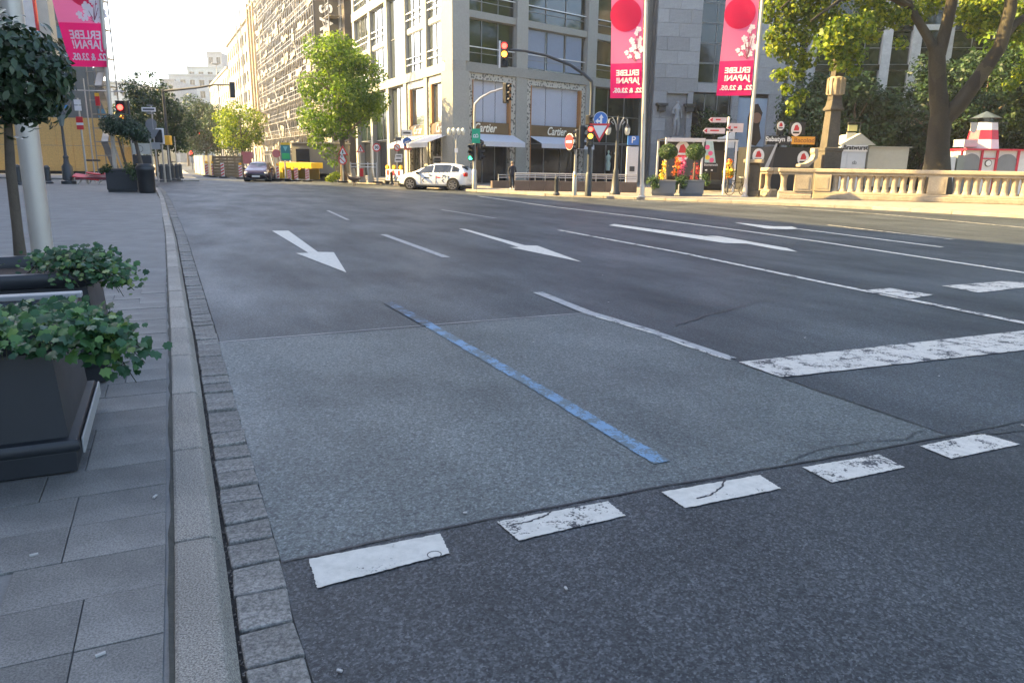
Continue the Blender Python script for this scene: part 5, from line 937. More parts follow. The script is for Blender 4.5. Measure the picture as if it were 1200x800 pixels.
MB().b2(.55, .80, -.06, -.03, ZZ(p, 124), ZZ(p, 113)).build('red_flag_board', SRED, t); MB().b2(.55, .80, -.065, -.061, ZZ(p, 113), ZZ(p, 109)).build('amber_board', SYEL, t)
# stacked red folding chairs
p = G(115, 216, PZ); t = thing('folding_chair_stack', 'pile of red and white folding barriers lying before the hoarding', 'barrier', p, R(10))
for k in range(5): MB().box((-.5 + k*.3, .1*k, .38 + .07*(k % 3)), (1.3, .5, .05), .12*k, R(18 - 7*k), R(8*(-1)**k)).build('red_slat', SRED if k % 2 == 0 else M('pink_board', (.55, .22, .22), .6), t)
for k in range(4): MB().tube([(-.9 + k*.5, -.2, 0), (-.6 + k*.5, .3, .6)], .03, 6).build('leg', METAL, t)
MB().box((.0, -.05, .3), (2.0, .35, .12), .03).build('base_bar', M('maroon', (.16, .02, .03), .6), t)
# tall planter with double ball tree on the left corner
def box_planter(name, label, px0, px1, py, topy, depth, mat, z, group, lit=None, rim=True):
    a, b = G(px0, py, z), G(px1, py, z); d = b-a; t = thing(name, label, 'planter', a, math.atan2(d.y, d.x), group); w = d.length; h = ZAT(a.x, a.y, topy) - z
    MB().b2(.03, w-.03, .03, depth-.03, 0, .09).build('plinth', mat, t); MB().b2(0, w, 0, depth, .091, h-.08).build('body', mat, t, bevel=.01); MB().b2(-.03, w+.03, -.03, depth+.03, h-.079, h).build('rim', mat, t, bevel=.012); MB().b2(.06, w-.06, .06, depth-.06, h+.001, h+.02).build('soil', SOIL, t); return t, w, h
def tuft(parent, label, at, clumps, n, size, mat, group): t = thing('ivy_plant', label, 'ivy', at, 0, group); leaves('foliage', clumps, n, size, mat, t, .3, .5); return t
t, w, h = box_planter('planter', 'charcoal planter with shorn ball tree at the far end of the left pavement', 126, 162, 225, 198.5, 1.2, PL_GREY, PZ, 'charcoal box planters with ivy')
pp = t.location; bt2 = thing('ball_tree', 'flattened double-stem ball tree in the planter under the left banner', 'tree', pp + Vector((.85, .75, h)))
zt2 = lambda py: ZAT(bt2.location.x, bt2.location.y, py) - bt2.location.z
MB().tube([(-.3, 0, 0), (-.55, 0, zt2(160))], [.06, .04], 8).tube([(.35, 0, 0), (.15, 0, zt2(160))], [.09, .07], 8).build('trunk', BARK, bt2, smooth=True); MB().tube([(-.45, -.1, 0), (-.75, -.1, zt2(165))], .04, 6).build('stake', M('birch_stake', (.4, .36, .3), .8), bt2)
leaves('crown', [(-.75, 0, zt2(147), .52), (-.3, 0, zt2(146), .58), (.1, 0, zt2(153), .52), (.45, 0, zt2(158), .38)], 5200, .10, L_BALL, bt2, .5)
tuft(t, 'ivy spilling from the right of the far left planter', pp + Vector((w*.95, -.05, h)), [(0, 0, .05, .35), (.2, -.1, -.1, .3), (.15, -.1, -.3, .2)], 500, .09, L_BOX, 'ivy in distant planters'); tuft(t, 'ivy on the left rim of the far left planter', pp + Vector((.1, 0, h)), [(0, 0, .03, .25), (-.15, -.1, -.05, .18)], 260, .09, L_DARK, 'ivy in distant planters')
# waste bin and information stand
p = G(173, 226, PZ); t = thing('waste_bin', 'dark rounded waste bin beside the far left planter', 'bin', p); MB().lathe([(.30, 0), (.32, .08), (.34, .9), (.36, .95), (.36, 1.05), (.25, 1.18)], seg=16).build('body', BLACKM, t, smooth=True); MB().lathe([(.37, .93), (.38, 1.0), (.37, 1.03)], seg=16).build('lid_ring', DGREY, t, smooth=True)
p = G(170, 216, PZ); t = thing('information_stand', 'framed information stand with map panel behind the waste bin', 'sign', p); zt3 = lambda py: ZAT(p.x, p.y, py) - PZ
for s in (-.52, .52): MB().tube([(s, 0, 0), (s, 0, zt3(160))], .035, 6).build('post', METAL, t)
MB().tube([(-.52, 0, zt3(160)), (.52, 0, zt3(160))], .03, 6).build('top_bar', METAL, t); mp_ = MB().b2(-.48, .48, -.03, .03, zt3(181), zt3(168)).build('map_panel', M('map_paper', (.55, .54, .46), .6, var=.3, scale=3), t); MB().add([(.22*math.cos(k*.5236)*r - .1, -.034, (zt3(181)+zt3(168))/2 + .2*math.sin(k*.5236)*r) for k in range(12) for r in (.85, 1)], [(2*k, 2*k+1, (2*k+3) % 24, (2*k+2) % 24) for k in range(12)]).build('route_mark', M('route_grey', (.15, .15, .14), .6), mp_)
MB().b2(-.5, .5, -.05, .05, zt3(192), zt3(182)).build('notice_panel', DGREY, t); MB().b2(-.45, .45, -.15, .15, 0, zt3(193)).build('base', BLACKM, t)
# signals and sign backs on the left corner
p = G(160, 214, .1); t = pole('traffic_signal', 'red-amber traffic signal above the flattened ball tree', 'traffic light', p, ZZ(p, 118), .09, foot=False, mat=DGREY); zc = (ZZ(p, 128) + ZZ(p, 136))/2
hd = MB().b2(-.24, .24, -.15, .15, zc-.95, zc+.62).build('signal_head', BLACKM, t, (XL(143, 130)*0 - .35, -.1, 0)); MB().disc(0, zc+.26, .15, -.2, -.151, 16).build('red_lens', L_RED, hd); MB().disc(0.05, zc-.28, .15, -.2, -.151, 16).build('amber_lens', L_AMB, hd); MB().disc(0.05, zc-.72, .17, -.2, -.151, 16).build('dark_lens', SHOPGLASS, hd)
p = G(186, 214, .1); t = pole('sign_pole', 'pole with street name boards and sign backs at the left street corner', 'sign', p, ZZ(p, 124), .05, foot=False)
SB_ = M('sign_back_grey', (.22, .24, .25), .5, .3)
o = MB().b2(-.55, .25, -.05, -.02, ZZ(p, 131), ZZ(p, 126)).build('street_name_board', SIGNW, t); MB().b2(-.48, .18, -.056, -.051, ZZ(p, 129.6), ZZ(p, 127.4)).build('name_print', M('print_grey', (.1, .11, .12), .6), o); MB().b2(-.25, .12, -.03, .0, ZZ(p, 124.5), ZZ(p, 123)).b2(-.25, .12, -.03, .0, ZZ(p, 134), ZZ(p, 132)).build('clamp_plate', SB_, t)
MB().disc(-.1, ZZ(p, 146), .33, -.03, -.01, 20).build('round_sign_back', SB_, t); MB().slab([(-.62, ZZ(p, 152)), (.35, ZZ(p, 152)), (.1, ZZ(p, 160)), (-.3, ZZ(p, 166))], -.06, -.04).build('triangle_sign_back', SB_, t); MB().b2(-.25, .32, -.05, -.03, ZZ(p, 175), ZZ(p, 167)).build('plate_back', M('plate_grey', (.34, .36, .36), .5, .2), t)
p = G(194, 214, .1); t = pole('traffic_signal', 'dark signal head with white border plate at the left street corner', 'traffic light', p, ZZ(p, 152), .06, foot=False); o = MB().b2(-.42, .22, -.1, -.06, ZZ(p, 169), ZZ(p, 150.5)).build('border_plate', SIGNW, t, bevel=.05); MB().b2(-.33, .13, -.2, -.101, ZZ(p, 167.5), ZZ(p, 152)).build('signal_head', BLACKM, o, bevel=.04)
p = G(200.5, 213, .1); t = pole('post_box', 'yellow box on a pole beside the white-bordered signal', 'box', p, ZZ(p, 160), .05, foot=False); MB().b2(-.05, .26, -.25, .1, ZZ(p, 170), ZZ(p, 159)).build('box', SYEL, t, bevel=.03)
p = G(209, 211, .1); t = pole('sign_pole', 'bare thin pole right of the yellow box', 'pole', p, ZZ(p, 160), .04, foot=False); p = G(206, 213, .1)
p = AT(196, 213, 49.5); p.z = .1; t = thing('cantilever_signal', 'long mast arm reaching over the street with dark signal at its end', 'traffic light', p); MB().tube([(0, .6, 0), (0, .6, ZZ(p, 104))], [.12, .08], 10).build('pole', DGREY, t); MB().tube([(0, .6, ZZ(p, 106)), (Xr(p, 230, 101), .3, ZZ(p, 101.5)), (Xr(p, 250, 98), .1, ZZ(p, 98.5)), (Xr(p, 270, 98), 0, ZZ(p, 98.5))], [.08, .07, .055, .05], 8).build('arm', DGREY, t, smooth=True)
MB().b2(-.15, .15, -.15, .15, -.48, .48).build('signal_head', BLACKM, t, (Xr(p, 272, 104), 0, ZZ(p, 104.5)), R(30), bevel=.04)
p = AT(263, 200, 88); p.z = .1; t = thing('arc_lamp', 'slender street lamp in front of the low white houses', 'street lamp', p); MB().tube([(0, 0, 0), (0, 0, ZZ(p, 76))], [.09, .05], 8).build('post', METAL, t); MB().box((-.15, 0, ZZ(p, 75)), (.7, .35, .18)).build('lamp_head', METAL, t, bevel=.04)
for lab, x, y, Y in (('small red signal light far down the street', 237, 156, 110), ('small red tail light low in the far street', 226, 179, 100)):
    p = AT(x, 200, Y); p.z = 0; t = thing('far_signal', lab, 'traffic light', p); MB().tube([(0, 0, 0), (0, 0, ZAT(p.x, p.y, y)+.4)], .06, 6).build('pole', DGREY, t); o = MB().b2(-.2, .2, -.1, .1, ZAT(p.x, p.y, y)-.5, ZAT(p.x, p.y, y)+.4).build('signal_head', BLACKM, t); MB().disc(0, ZAT(p.x, p.y, y), .2, -.16, -.101, 12).build('red_lens', L_RED, o)
# ------------------------------------------------------------------ road works between the cars
FENCEW = M('fence_board', (.22, .17, .10), .85, var=.3, scale=3); ORANGE = M('orange_lamp', (.9, .45, .02), .35, emit=0); YELW = M('yellow_paint', (.78, .52, .02), .55, var=.15, scale=2)
a, b = G(250, 207.5, 0), G(284, 208.5, 0); d = b-a; t = thing('board_fence', 'brown horizontal board fence behind the dark oncoming car', 'fence', a, math.atan2(d.y, d.x)); w = d.length
for k in range(7): MB().b2(0, w, 0, .04, 0, .22).build('plank', FENCEW, t, (0, random.uniform(-.01, .01), .05 + k*.24))
for k in range(5): MB().b2(w*k/4-.05, w*k/4+.05, .05, .15, 0, 1.8).build('post', FENCEW, t)
a, b = G(229, 203, 0), G(250, 207.5, 0); d = b-a; t = thing('board_fence', 'pale upright board fence left of the brown board fence', 'fence', a, math.atan2(d.y, d.x)); w = d.length; n = 9
for k in range(n): MB().b2(w*k/n+.01, w*(k+1)/n-.01, 0, .04, .02, 1.75).build('plank', YELW if k in (6, 8) else M('pale_board', (.42, .34, .22), .8, var=.2), t, (0, random.uniform(-.02, .02), 0))
for k in range(4): MB().b2(w*k/3-.05, w*k/3+.05, .05, .15, 0, 1.7).build('post', FENCEW, t)
def beacon(label, px, py, ptop, lampc=None):
    p = G(px, py, 0); h = ZAT(p.x, p.y, ptop); t = thing('warning_beacon', label, 'beacon', p, R(-5), 'red and white warning beacons'); w = .25*1.1
    MB().b2(-.28, .28, -.2, .2, 0, .11).build('foot', BLACKM, t, bevel=.03); pn = MB().b2(-w/2, w/2, -.02, .02, .112, h).build('panel', SIGNW, t); n = 4
    for k in range(n): z = .14 + (h-.2)*k/n; MB().slab([(-w/2+.004, z), (w/2-.004, z+.14), (w/2-.004, z+.14+(h-.2)/n*.48), (-w/2+.004, z+(h-.2)/n*.48)], -.026, -.021).build('red_stripe', SRED, pn)
    if lampc: o = MB().disc(0, h+.12, .1, -.06, .06, 14).build('lamp', ORANGE, t)
for lab, x, y, tp, l in (('beacon with yellow lamp left of the brown fence', 243, 207, 192, 1), ('beacon with yellow lamp before the brown fence end', 250.5, 207.5, 192, 1), ('plain beacon in the middle of the brown fence', 261.5, 208.5, 191, 0), ('beacon with orange lamp just left of the dark car', 282.5, 209.5, 194, 1), ('beacon with red lamp at the left end of the yellow walkway', 325.5, 212, 195, 1), ('beacon before the middle of the yellow walkway', 339.5, 212.5, 199, 0), ('pinkish beacon before the yellow walkway, third from its left end', 347.5, 212.5, 197, 0), ('beacon at the right end of the yellow walkway', 360.5, 213, 198, 0)): beacon(lab, x, y, tp, l)
# yellow temporary walkway
a, b = G(328, 211.5, 0), G(366, 212.5, 0); d = b-a; rz = math.atan2(d.y, d.x); w = d.length; t = thing('yellow_walkway', 'bright yellow temporary site container with open front', 'container', a, rz); hy = ZAT(a.x, a.y, 190)
MB().b2(0, w, 0, 1.4, hy-.42, hy).build('top_beam', YELW, t, bevel=.03); MB().b2(0, .3, 0, 1.4, 0, hy-.425).build('left_leg', YELW, t, bevel=.02); MB().b2(w-.25, w, 0, 1.4, .9, hy-.425).build('right_leg', YELW, t, bevel=.02); MB().b2(.3, w-.25, 1.2, 1.3, .1, hy-.43).build('back_panel', M('walkway_ochre', (.40, .28, .06), .7), t)
for k in range(9): MB().b2(.1 + w*k/9, .12 + w*k/9 + w/14, -.02, -.004, hy-.42 - .1*(k % 2), hy-.3).build('cloth_fringe', YELW, t)
p = G(345, 214, FP); 
a = AT(372, 210, 57); t = thing('site_cabin', 'grey site cabin behind the yellow walkway', 'cabin', (a.x, 57, .1), R(-20)); MB().b2(-2.2, 1.6, 0, 2, .4, 2.6).build('body', M('cabin_grey', (.14, .14, .125), .7), t); MB().b2(-1.8, -.6, -.03, -.004, 1.2, 2.2).build('window', SHOPGLASS, t); MB().b2(-2.3, 1.7, -.1, 2.1, 2.601, 2.7).build('roof', METAL, t); MB().b2(-2, 1.4, .2, 1.8, 0, .39).build('base', DGREY, t)
def signpole(label, px, py, top, items, z=FP, cat='sign', r=.04):
    p = G(px, py, z); t = thing('traffic_sign', label, cat, p, 0, 'traffic signs at the road works'); MB().tube([(0, 0, 0), (0, 0, ZAT(p.x, p.y, top)-z)], r, 8).build('pole', METAL, t); MB().b2(-.3, .3, -.2, .2, 0, .1).build('foot', BLACKM, t, bevel=.02); s = math.hypot(p.x, p.y)/F
    for kind, x, y, rad in items:
        X, Z, r_ = AT(x, y, p.y).x - p.x, ZAT(p.x, p.y, y) - z, rad*s
        if kind == 'tri':
            o = MB().slab([(X-r_, Z-r_*.6), (X+r_, Z-r_*.6), (X, Z+r_*1.15)], -.07, -.05).build('triangle_sign', SRED, t); MB().slab([(X-r_*.62, Z-r_*.42), (X+r_*.62, Z-r_*.42), (X, Z+r_*.7)], -.075, -.0705).build('white_face', SIGNW, o); MB().b2(X-r_*.1, X+r_*.1, -.079, -.0755, Z-r_*.3, Z+r_*.25).build('black_mark', BLACKM, o)
        elif kind in ('no', '30', 'pink'):
            o = MB().disc(X, Z, r_, -.07, -.05, 22).build('round_sign', SRED, t); MB().disc(X, Z, r_*(.72 if kind != 'pink' else .9), -.075, -.0705, 22).build('white_face', SIGNW if kind != 'pink' else M('faded_red', (.5, .16, .16), .6), o)
            if kind == '30': text('30', r_*.95, BLACKM, 'lettering', o, (X, -.078, Z), bold=.01)
            elif kind == 'no': MB().box((X, -.077, Z), (r_*1.5, .004, r_*.22), 0, 0, R(45)).build('red_bar', SRED, o)
        elif kind == 'blue': o = MB().disc(X, Z, r_, -.07, -.05, 22).build('round_sign', SBLUE, t); MB().box((X-r_*.25, -.073, Z), (r_*.5, .004, r_*.18)).box((X+r_*.2, -.073, Z+r_*.15), (r_*.5, .004, r_*.18)).disc(X-r_*.4, Z-r_*.25, r_*.2, -.075, -.0705, 10).disc(X+r_*.4, Z-r_*.25, r_*.2, -.075, -.0705, 10).build('bicycle_mark', SIGNW, o)
        elif kind in ('plate', 'dplate'): o = MB().b2(X-r_, X+r_, -.07, -.05, Z-r_*.55, Z+r_*.55).build('plate', SIGNW if kind == 'plate' else M('plate_dark', (.2, .2, .2), .5), t); MB().b2(X-r_*.7, X+r_*.7, -.075, -.0705, Z-r_*.15, Z+r_*.15).build('print', BLACKM, o)
        elif kind == 'green': o = MB().b2(X-r_, X+r_, -.07, -.05, Z-r_*1.7, Z+r_*1.5).build('green_board', M('teal_sign', (.03, .22, .24), .5), t); MB().b2(X-r_*.8, X+r_*.8, -.075, -.0705, Z-r_*1.4, Z-r_*.2).build('bright_green_print', M('print_green', (.04, .50, .16), .5), o); MB().slab([(X-r_*.5, Z+r_*1.2), (X+r_*.5, Z+r_*1.2), (X, Z+r_*.2)], -.075, -.0705).build('pale_mark', M('print_cyan', (.25, .6, .6), .5), o); MB().b2(X-r_, X+r_, -.07, -.05, Z+r_*1.51, Z+r_*2.0).build('yellow_top', YELW, o)
        elif kind == 'redp': MB().b2(X-r_, X+r_, -.07, -.05, Z-r_*.6, Z+r_*.6).build('red_plate', M('faded_red', (.5, .16, .16), .6), t)
signpole('faded round sign left of the green board', 324, 211, 172, [('pink', 324, 180, 4.2)]); signpole('green and teal board sign above the yellow walkway', 335, 211, 168, [('green', 335, 178.5, 5)], r=.06)
signpole('double warning triangle and round sign under the dense street tree', 402.5, 214, 172, [('tri', 402, 178, 6), ('tri', 401, 183, 4.5), ('no', 401.8, 188.3, 4.6)]); signpole('single warning triangle left of the speed limit sign', 423, 213.5, 170, [('tri', 422.8, 175.5, 4.8)]); signpole('round speed limit sign before the corner building', 443, 214.5, 168, [('30', 441.5, 173, 4.6)])
signpole('faded red sign panel behind the dark oncoming car', 290, 207, 177, [('redp', 290, 182, 6), ('redp', 290, 189, 4.5)], 0); signpole('blue cycle sign with arrow plate left of the white car', 478.5, 213, 152, [('plate', 477, 156, 6), ('blue', 477.5, 166.5, 5.2), ('redp', 478, 173.5, 4)]); signpole('pole with stacked white plates and turned round sign, left of the cycle sign', 466, 213.5, 158, [('dplate', 467, 163, 3.4), ('no', 465.5, 173, 4), ('plate', 467.5, 183, 4), ('plate', 467, 187.5, 4.2)]); signpole('hatched pale notice board at the shop corner pillar', 512.5, 214, 180, [('plate', 512.5, 186, 4.8), ('plate', 512.5, 190, 4.8)])
# concrete barriers with rails and the lamp-topped barrier board
a, b = G(411, 214, FP), G(441, 214.5, FP); d = b-a; t = thing('railed_barrier', 'concrete barrier blocks with white rails behind the goose', 'barrier', a, math.atan2(d.y, d.x)); w = d.length
for k in range(3): MB().slab([(w*k/3+.05, 0), (w*(k+1)/3-.15, 0), (w*(k+1)/3-.35, .9), (w*k/3+.1, .9)], 0, .3).build('concrete_block', stonemat('barrier_concrete', (.36, .31, .23), .1, 8), t, bevel=.03)
for z in (1.0, 1.2): MB().tube([(0, .15, z), (w, .15, z)], .035, 6).build('rail', RAILW, t)
for k in range(4): MB().tube([(w*k/3, .15, 0), (w*k/3, .15, 1.3)], .03, 6).build('rail_post', RAILW, t)
MB().box((w*.45, -.05, .65), (.22, .03, .5)).build('red_marker', SRED, t)
a, b = G(452.5, 216, FP), G(472, 217, FP); d = b-a; t = thing('barrier_board', 'red and white barrier board with yellow lamps left of the white car', 'barrier', a, math.atan2(d.y, d.x)); w = d.length; hb_ = ZAT(a.x, a.y, 198.5) - FP
pn = MB().b2(0, w, 0, .04, .25, hb_).build('panel', SIGNW, t)
for k in range(3): MB().b2(w*(k*.33+.06), w*(k*.33+.2), -.006, -.001, hb_-.35, hb_-.05).build('red_block', SRED, pn)
for k in range(5): MB().slab([(w*(k*.19+.03), .3), (w*(k*.19+.1), .3), (w*(k*.19+.19), hb_-.42), (w*(k*.19+.12), hb_-.42)], -.006, -.001).build('dark_stripe', DGREY, pn)
for k in range(3): MB().disc(w*(.1 + k*.4), hb_+.14, .12, -.05, .08, 14).build('yellow_lamp', SYEL, t)
for k in (.1, .9): MB().b2(w*k-.05, w*k+.05, -.2, .3, 0, .24).build('foot', BLACKM, t)
# leafy weed at the foot of the tree
p = G(391, 214, FP); t = thing('roadside_bush', 'bright green low bush at the foot of the dense street tree', 'bush', p); leaves('foliage', [(0, 0, .3, .4), (.2, 0, .5, .3), (-.25, 0, .25, .3)], 500, .12, L_LIME, t, .3)

# ------------------------------------------------------------------ cars
def car(name, label, loc, rz, Lc, Wd, Ht, body, st, marks=None, lights_on=False):
    t = thing(name, label, 'car', loc, rz); sx = Lc/4.1; sz = Ht/1.56; sw = Wd/1.75
    ST_ = st; ring_n = 9; V, Fc = [], []
    def ringp(s):
        x, zb, zl, zt, wl, wt = s; x *= sx; zb *= sz; zl *= sz; zt *= sz; wl *= sw; wt *= sw
        return [(x, 0, zb), (x, wl*.86, zb), (x, wl*.985, zb+.10), (x, wl, zb+(zl-zb)*.5), (x, wl*.985, zl-.03), (x, wl*.955, zl), (x, wt + (wl*.955-wt)*.12, zl+(zt-zl)*.86), (x, wt*.86, zl+(zt-zl)*.975), (x, 0, zt)]
    rings = [ringp(s) for s in ST_]
    for r in rings: V += r + [(x, -y, z) for x, y, z in r[1:-1]][::-1]
    m = 2*ring_n - 2
    for i in range(len(rings)-1):
        for k in range(m): Fc.append((i*m+k, i*m+(k+1) % m, (i+1)*m+(k+1) % m, (i+1)*m+k))
    Fc.append(tuple(range(m))); Fc.append(tuple((len(rings)-1)*m + k for k in range(m)))
    bd = MB().add(V, Fc).build('body', body, t, smooth=True); md = bd.modifiers.new('sub', 'SUBSURF'); md.levels = md.render_levels = 1
    GL = M('car_glass', (.012, .016, .018), .05, spec=.7)
    def panel(nm, i0, i1, k0, k1, inset=.05, push=.012, mat=GL, u0=0, u1=1):
        for sgn in (1, -1):
            A, B, C, D = [Vector(rings[i][k]) for i, k in ((i0, k0), (i1, k0), (i1, k1), (i0, k1))]
            P = [A.lerp(B, u0), A.lerp(B, u1), D.lerp(C, u1), D.lerp(C, u0)]; c = sum(P, Vector())/4; P = [p + (c-p).normalized()*inset for p in P]; nrm = (P[1]-P[0]).cross(P[3]-P[0]).normalized()
            if nrm.y < 0: nrm = -nrm
            P = [p + nrm*push for p in P]; P = [Vector((p.x, p.y*sgn, p.z)) for p in P]; MB().sheet(P).build(nm, mat, bd)
    for i0, i1 in ((4, 6), (6, 8), (8, 9)):
        for sgn in (1, -1):
            lo_ = [Vector(rings[i][5]) for i in range(i0, i1+1)]; up_ = [Vector(rings[i][6]) for i in range(i0, i1+1)]
            e0, e1 = .07, .07
            L_ = [a.lerp(b, .10) for a, b in zip(lo_, up_)]; U_ = [b.lerp(a, .02) for a, b in zip(lo_, up_)]
            if i0 == 4: L_[0] = L_[0].lerp(L_[1], .25); U_[0] = L_[0].lerp(U_[1], .12)
            else: L_[0] = L_[0].lerp(L_[1], e0); U_[0] = U_[0].lerp(U_[1], e0)
            L_[-1] = L_[-1].lerp(L_[-2], e1); U_[-1] = U_[-1].lerp(U_[-2], e1)
            if i1 == 9: U_[-1] = U_[-1].lerp(L_[-1], .35)
            P = [Vector((p.x, sgn*(p.y + .012), p.z)) for p in L_ + U_]; n_ = len(L_)
            MB().add(P, [(k, k+1, n_+k+1, n_+k) for k in range(n_-1)]).build('side_window', GL, bd)
    def cross(nm, i0, i1, mat=GL):
        A, B = rings[i0], rings[i1]; P = [Vector(A[5])*1, Vector((A[5][0], -A[5][1], A[5][2])), Vector((B[7][0], -B[7][1], B[7][2])), Vector(B[7])]
        c = sum(P, Vector())/4; up = Vector((-.012 if i0 < i1 else .012, 0, .012)); P = [p.lerp(c, .06) + up for p in P]; top = [Vector(A[8]).lerp(Vector(B[8]), .08) + up, Vector(A[8]).lerp(Vector(B[8]), .95) + up]
        MB().add([P[0], top[0], P[1], P[2], top[1], P[3]], [(0, 1, 4, 5), (1, 2, 3, 4)]).build(nm, mat, bd)
    cross('windscreen', WS[0], WS[1]); cross('rear_window', RW[0], RW[1])
    R_ = .335*min(sz, 1.04); TY = M('tyre', (.02, .02, .021), .85); RIM = M('wheel_rim', (.40, .40, .41), .3, .8)
    for x in (-1.25*sx, 1.28*sx):
        for s in (-1, 1):
            yy = s*(.79*sw); MB().tube([(x, yy - s*.30, R_*1.05), (x, s*.885*sw, R_*1.05)], R_*1.16, 24).build('wheel_arch', BLACKM, t)
            wm = MB(); wm.tube([(x, yy - s*.12, R_), (x, yy + s*.085, R_), (x, yy + s*.105, R_)], [R_, R_, R_*.93], 24); wo = wm.build('wheel', TY, t, smooth=True)
            rm_ = MB(); rm_.tube([(x, yy + s*.06, R_), (x, yy + s*.112, R_)], [R_*.2, R_*.16], 10)
            for k in range(7): a = k*.8976; rm_.box((x + R_*.40*math.cos(a), yy + s*.108, R_ + R_*.40*math.sin(a)), (R_*.66, .02, R_*.17), 0, 0, -a)
            rm_.add([(x + R_*r*math.cos(k*.2618), yy + s*y, R_ + R_*r*math.sin(k*.2618)) for k in range(24) for r, y in ((.66, .110), (.76, .113))], [(2*k, 2*k+1, (2*k+3) % 48, (2*k+2) % 48) for k in range(24)]); rm_.build('rim', RIM, wo)
    f, b = rings[0], rings[-1]; LAMP = M('headlamp', (.7, .72, .74), .15, emit=(2.0 if lights_on else 0)); TAIL = M('tail_lamp', (.35, .01, .01), .25)
    xf = f[0][0]
    for s in (-1, 1):
        MB().box((xf + .17*sx, s*.60*sw, .66*sz), (.26, .30, .13), s*.42, 0, 0).build('headlight', LAMP, t, bevel=.04); MB().box((b[0][0] - .10*sx, s*.66*sw, .92*sz), (.2, .26, .22), s*.3).build('tail_light', TAIL, t, bevel=.04)
        MB().box((-.78*sx, s*.93*sw, .98*sz), (.14, .2, .13), s*.2).build('door_mirror', body if not marks else BLACKM, t, bevel=.03); MB().box((xf + .12, s*.55*sw, .32*sz), (.14, .3, .1), s*.3).build('fog_light', BLACKM, t, bevel=.02)
        for xh in (-.05, .75): MB().box((xh*sx, s*.868*sw, .86*sz), (.18, .03, .03)).build('door_handle', BLACKM if marks else body, t)
        for xl in (-.62, .28, 1.0): MB().b2(xl*sx-.006, xl*sx+.006, s*.868*sw-.012, s*.868*sw+.006, .35*sz, .86*sz).build('door_seam', M('seam_dark', (.05, .05, .05), .6), t)
    MB().box((xf - .005, 0, .50*sz), (.06, 1.0*sw, .16*sz)).build('grille', BLACKM, t, bevel=.02); MB().box((xf - .04, 0, .42*sz), (.03, .52, .11)).build('number_plate', SIGNW, t); MB().box((b[0][0] + .01, 0, .62*sz), (.03, .52, .11)).build('rear_number_plate', SIGNW, t)
    MB().b2(-1.95*sx, 1.9*sx, -.74*sw, .74*sw, .13, .30).build('underbody', BLACKM, t)
    return t, rings
# stations front to rear: x, bottom, belt line, top, half width at belt, half width at top
HATCH = [(-2.05, .34, .54, .62, .56, .50), (-1.98, .24, .64, .76, .70, .62), (-1.75, .20, .77, .89, .82, .70), (-1.35, .20, .86, .98, .865, .72), (-1.02, .20, .91, 1.06, .87, .70), (-.40, .20, .94, 1.42, .875, .60), (.10, .20, .96, 1.54, .875, .57), (.65, .20, .98, 1.56, .87, .56), (1.15, .20, 1.01, 1.52, .865, .55), (1.62, .22, 1.04, 1.41, .85, .54), (1.88, .26, 1.02, 1.18, .80, .60), (2.02, .32, .82, .90, .68, .58)]
CABIN_SIDE = (4, 5, 6, 7, 8); WS = (4, 5); RW = (10, 9)
CARWHITE = M('white_car_paint', (.74, .75, .76), .22, var=.03, spec=.6); CARDARK = M('plum_car_paint', (.035, .020, .035), .2, .3, var=.05, spec=.7)
mid = G(505, 222.9, 0); dd = Vector((math.cos(R(-17)), math.sin(R(-17)), 0)); wrz = math.atan2(dd.y, dd.x); nrm = Vector((-dd.y, dd.x, 0)).normalized()
cs_ = 1.0
wc, rg = car('white_hatchback', 'white electric hatchback with dark stripes standing at the corner shops', mid + nrm*.85*1.06, wrz, 4.08*cs_, 1.78, ZAT(mid.x, mid.y, 190.8), CARWHITE, HATCH, marks=True)
k4 = cs_
for k in range(3): MB().add([((.62 + k*.17)*k4, -.885, .64), ((.655 + k*.17)*k4, -.885, .64), ((.735 + k*.17)*k4, -.88, .77), ((.70 + k*.17)*k4, -.88, .77)], [(0, 1, 2, 3)]).build('dark_slash', BLACKM, wc)
for x, c_ in ((-.55, DGREY), (.62, SYEL), (.95, DGREY)): MB().add([((x)*k4, -.888, .52), ((x+.1)*k4, -.888, .42), ((x+.16)*k4, -.888, .42), ((x+.06)*k4, -.888, .52), ((x+.16)*k4, -.888, .62), ((x+.1)*k4, -.888, .62)], [(0, 1, 2, 3), (0, 3, 4, 5)]).build('chevron', c_ if c_ is not SYEL else DGREY, wc)
MB().b2(-.4*k4, -.1*k4, -.886, -.882, .62, .68).build('small_print', DGREY, wc); MB().b2(.3*k4, .55*k4, -.886, -.882, .66, .72).build('small_print', SRED, wc)
for k in range(2): MB().add([((1.28 + k*.14)*k4, -.80, 1.08), ((1.33 + k*.14)*k4, -.80, 1.08), ((1.42 + k*.12)*k4, -.78, 1.24), ((1.37 + k*.12)*k4, -.78, 1.24)], [(0, 1, 2, 3)]).build('dark_slash', BLACKM, wc)
for k in range(13): MB().b2((-1.5+k*.22)*k4, (-1.42+k*.22)*k4, -.89, -.884, .80+.012*k, .83+.012*k).build('trim_dash', DGREY, wc)
da, db = G(287, 213, 0), G(314.5, 213, 0); mid = (da+db)/2; facing = Vector((-mid.x*.55, -mid.y, 0)).normalized()
car('dark_car', 'dark plum hatchback with lit headlights driving towards the camera', mid - facing*1.9, math.atan2(-facing.y, -facing.x), 4.2, max(1.75, min((db-da).length*1.05, 1.9)), ZAT(mid.x, mid.y, 189), CARDARK, HATCH, lights_on=True)
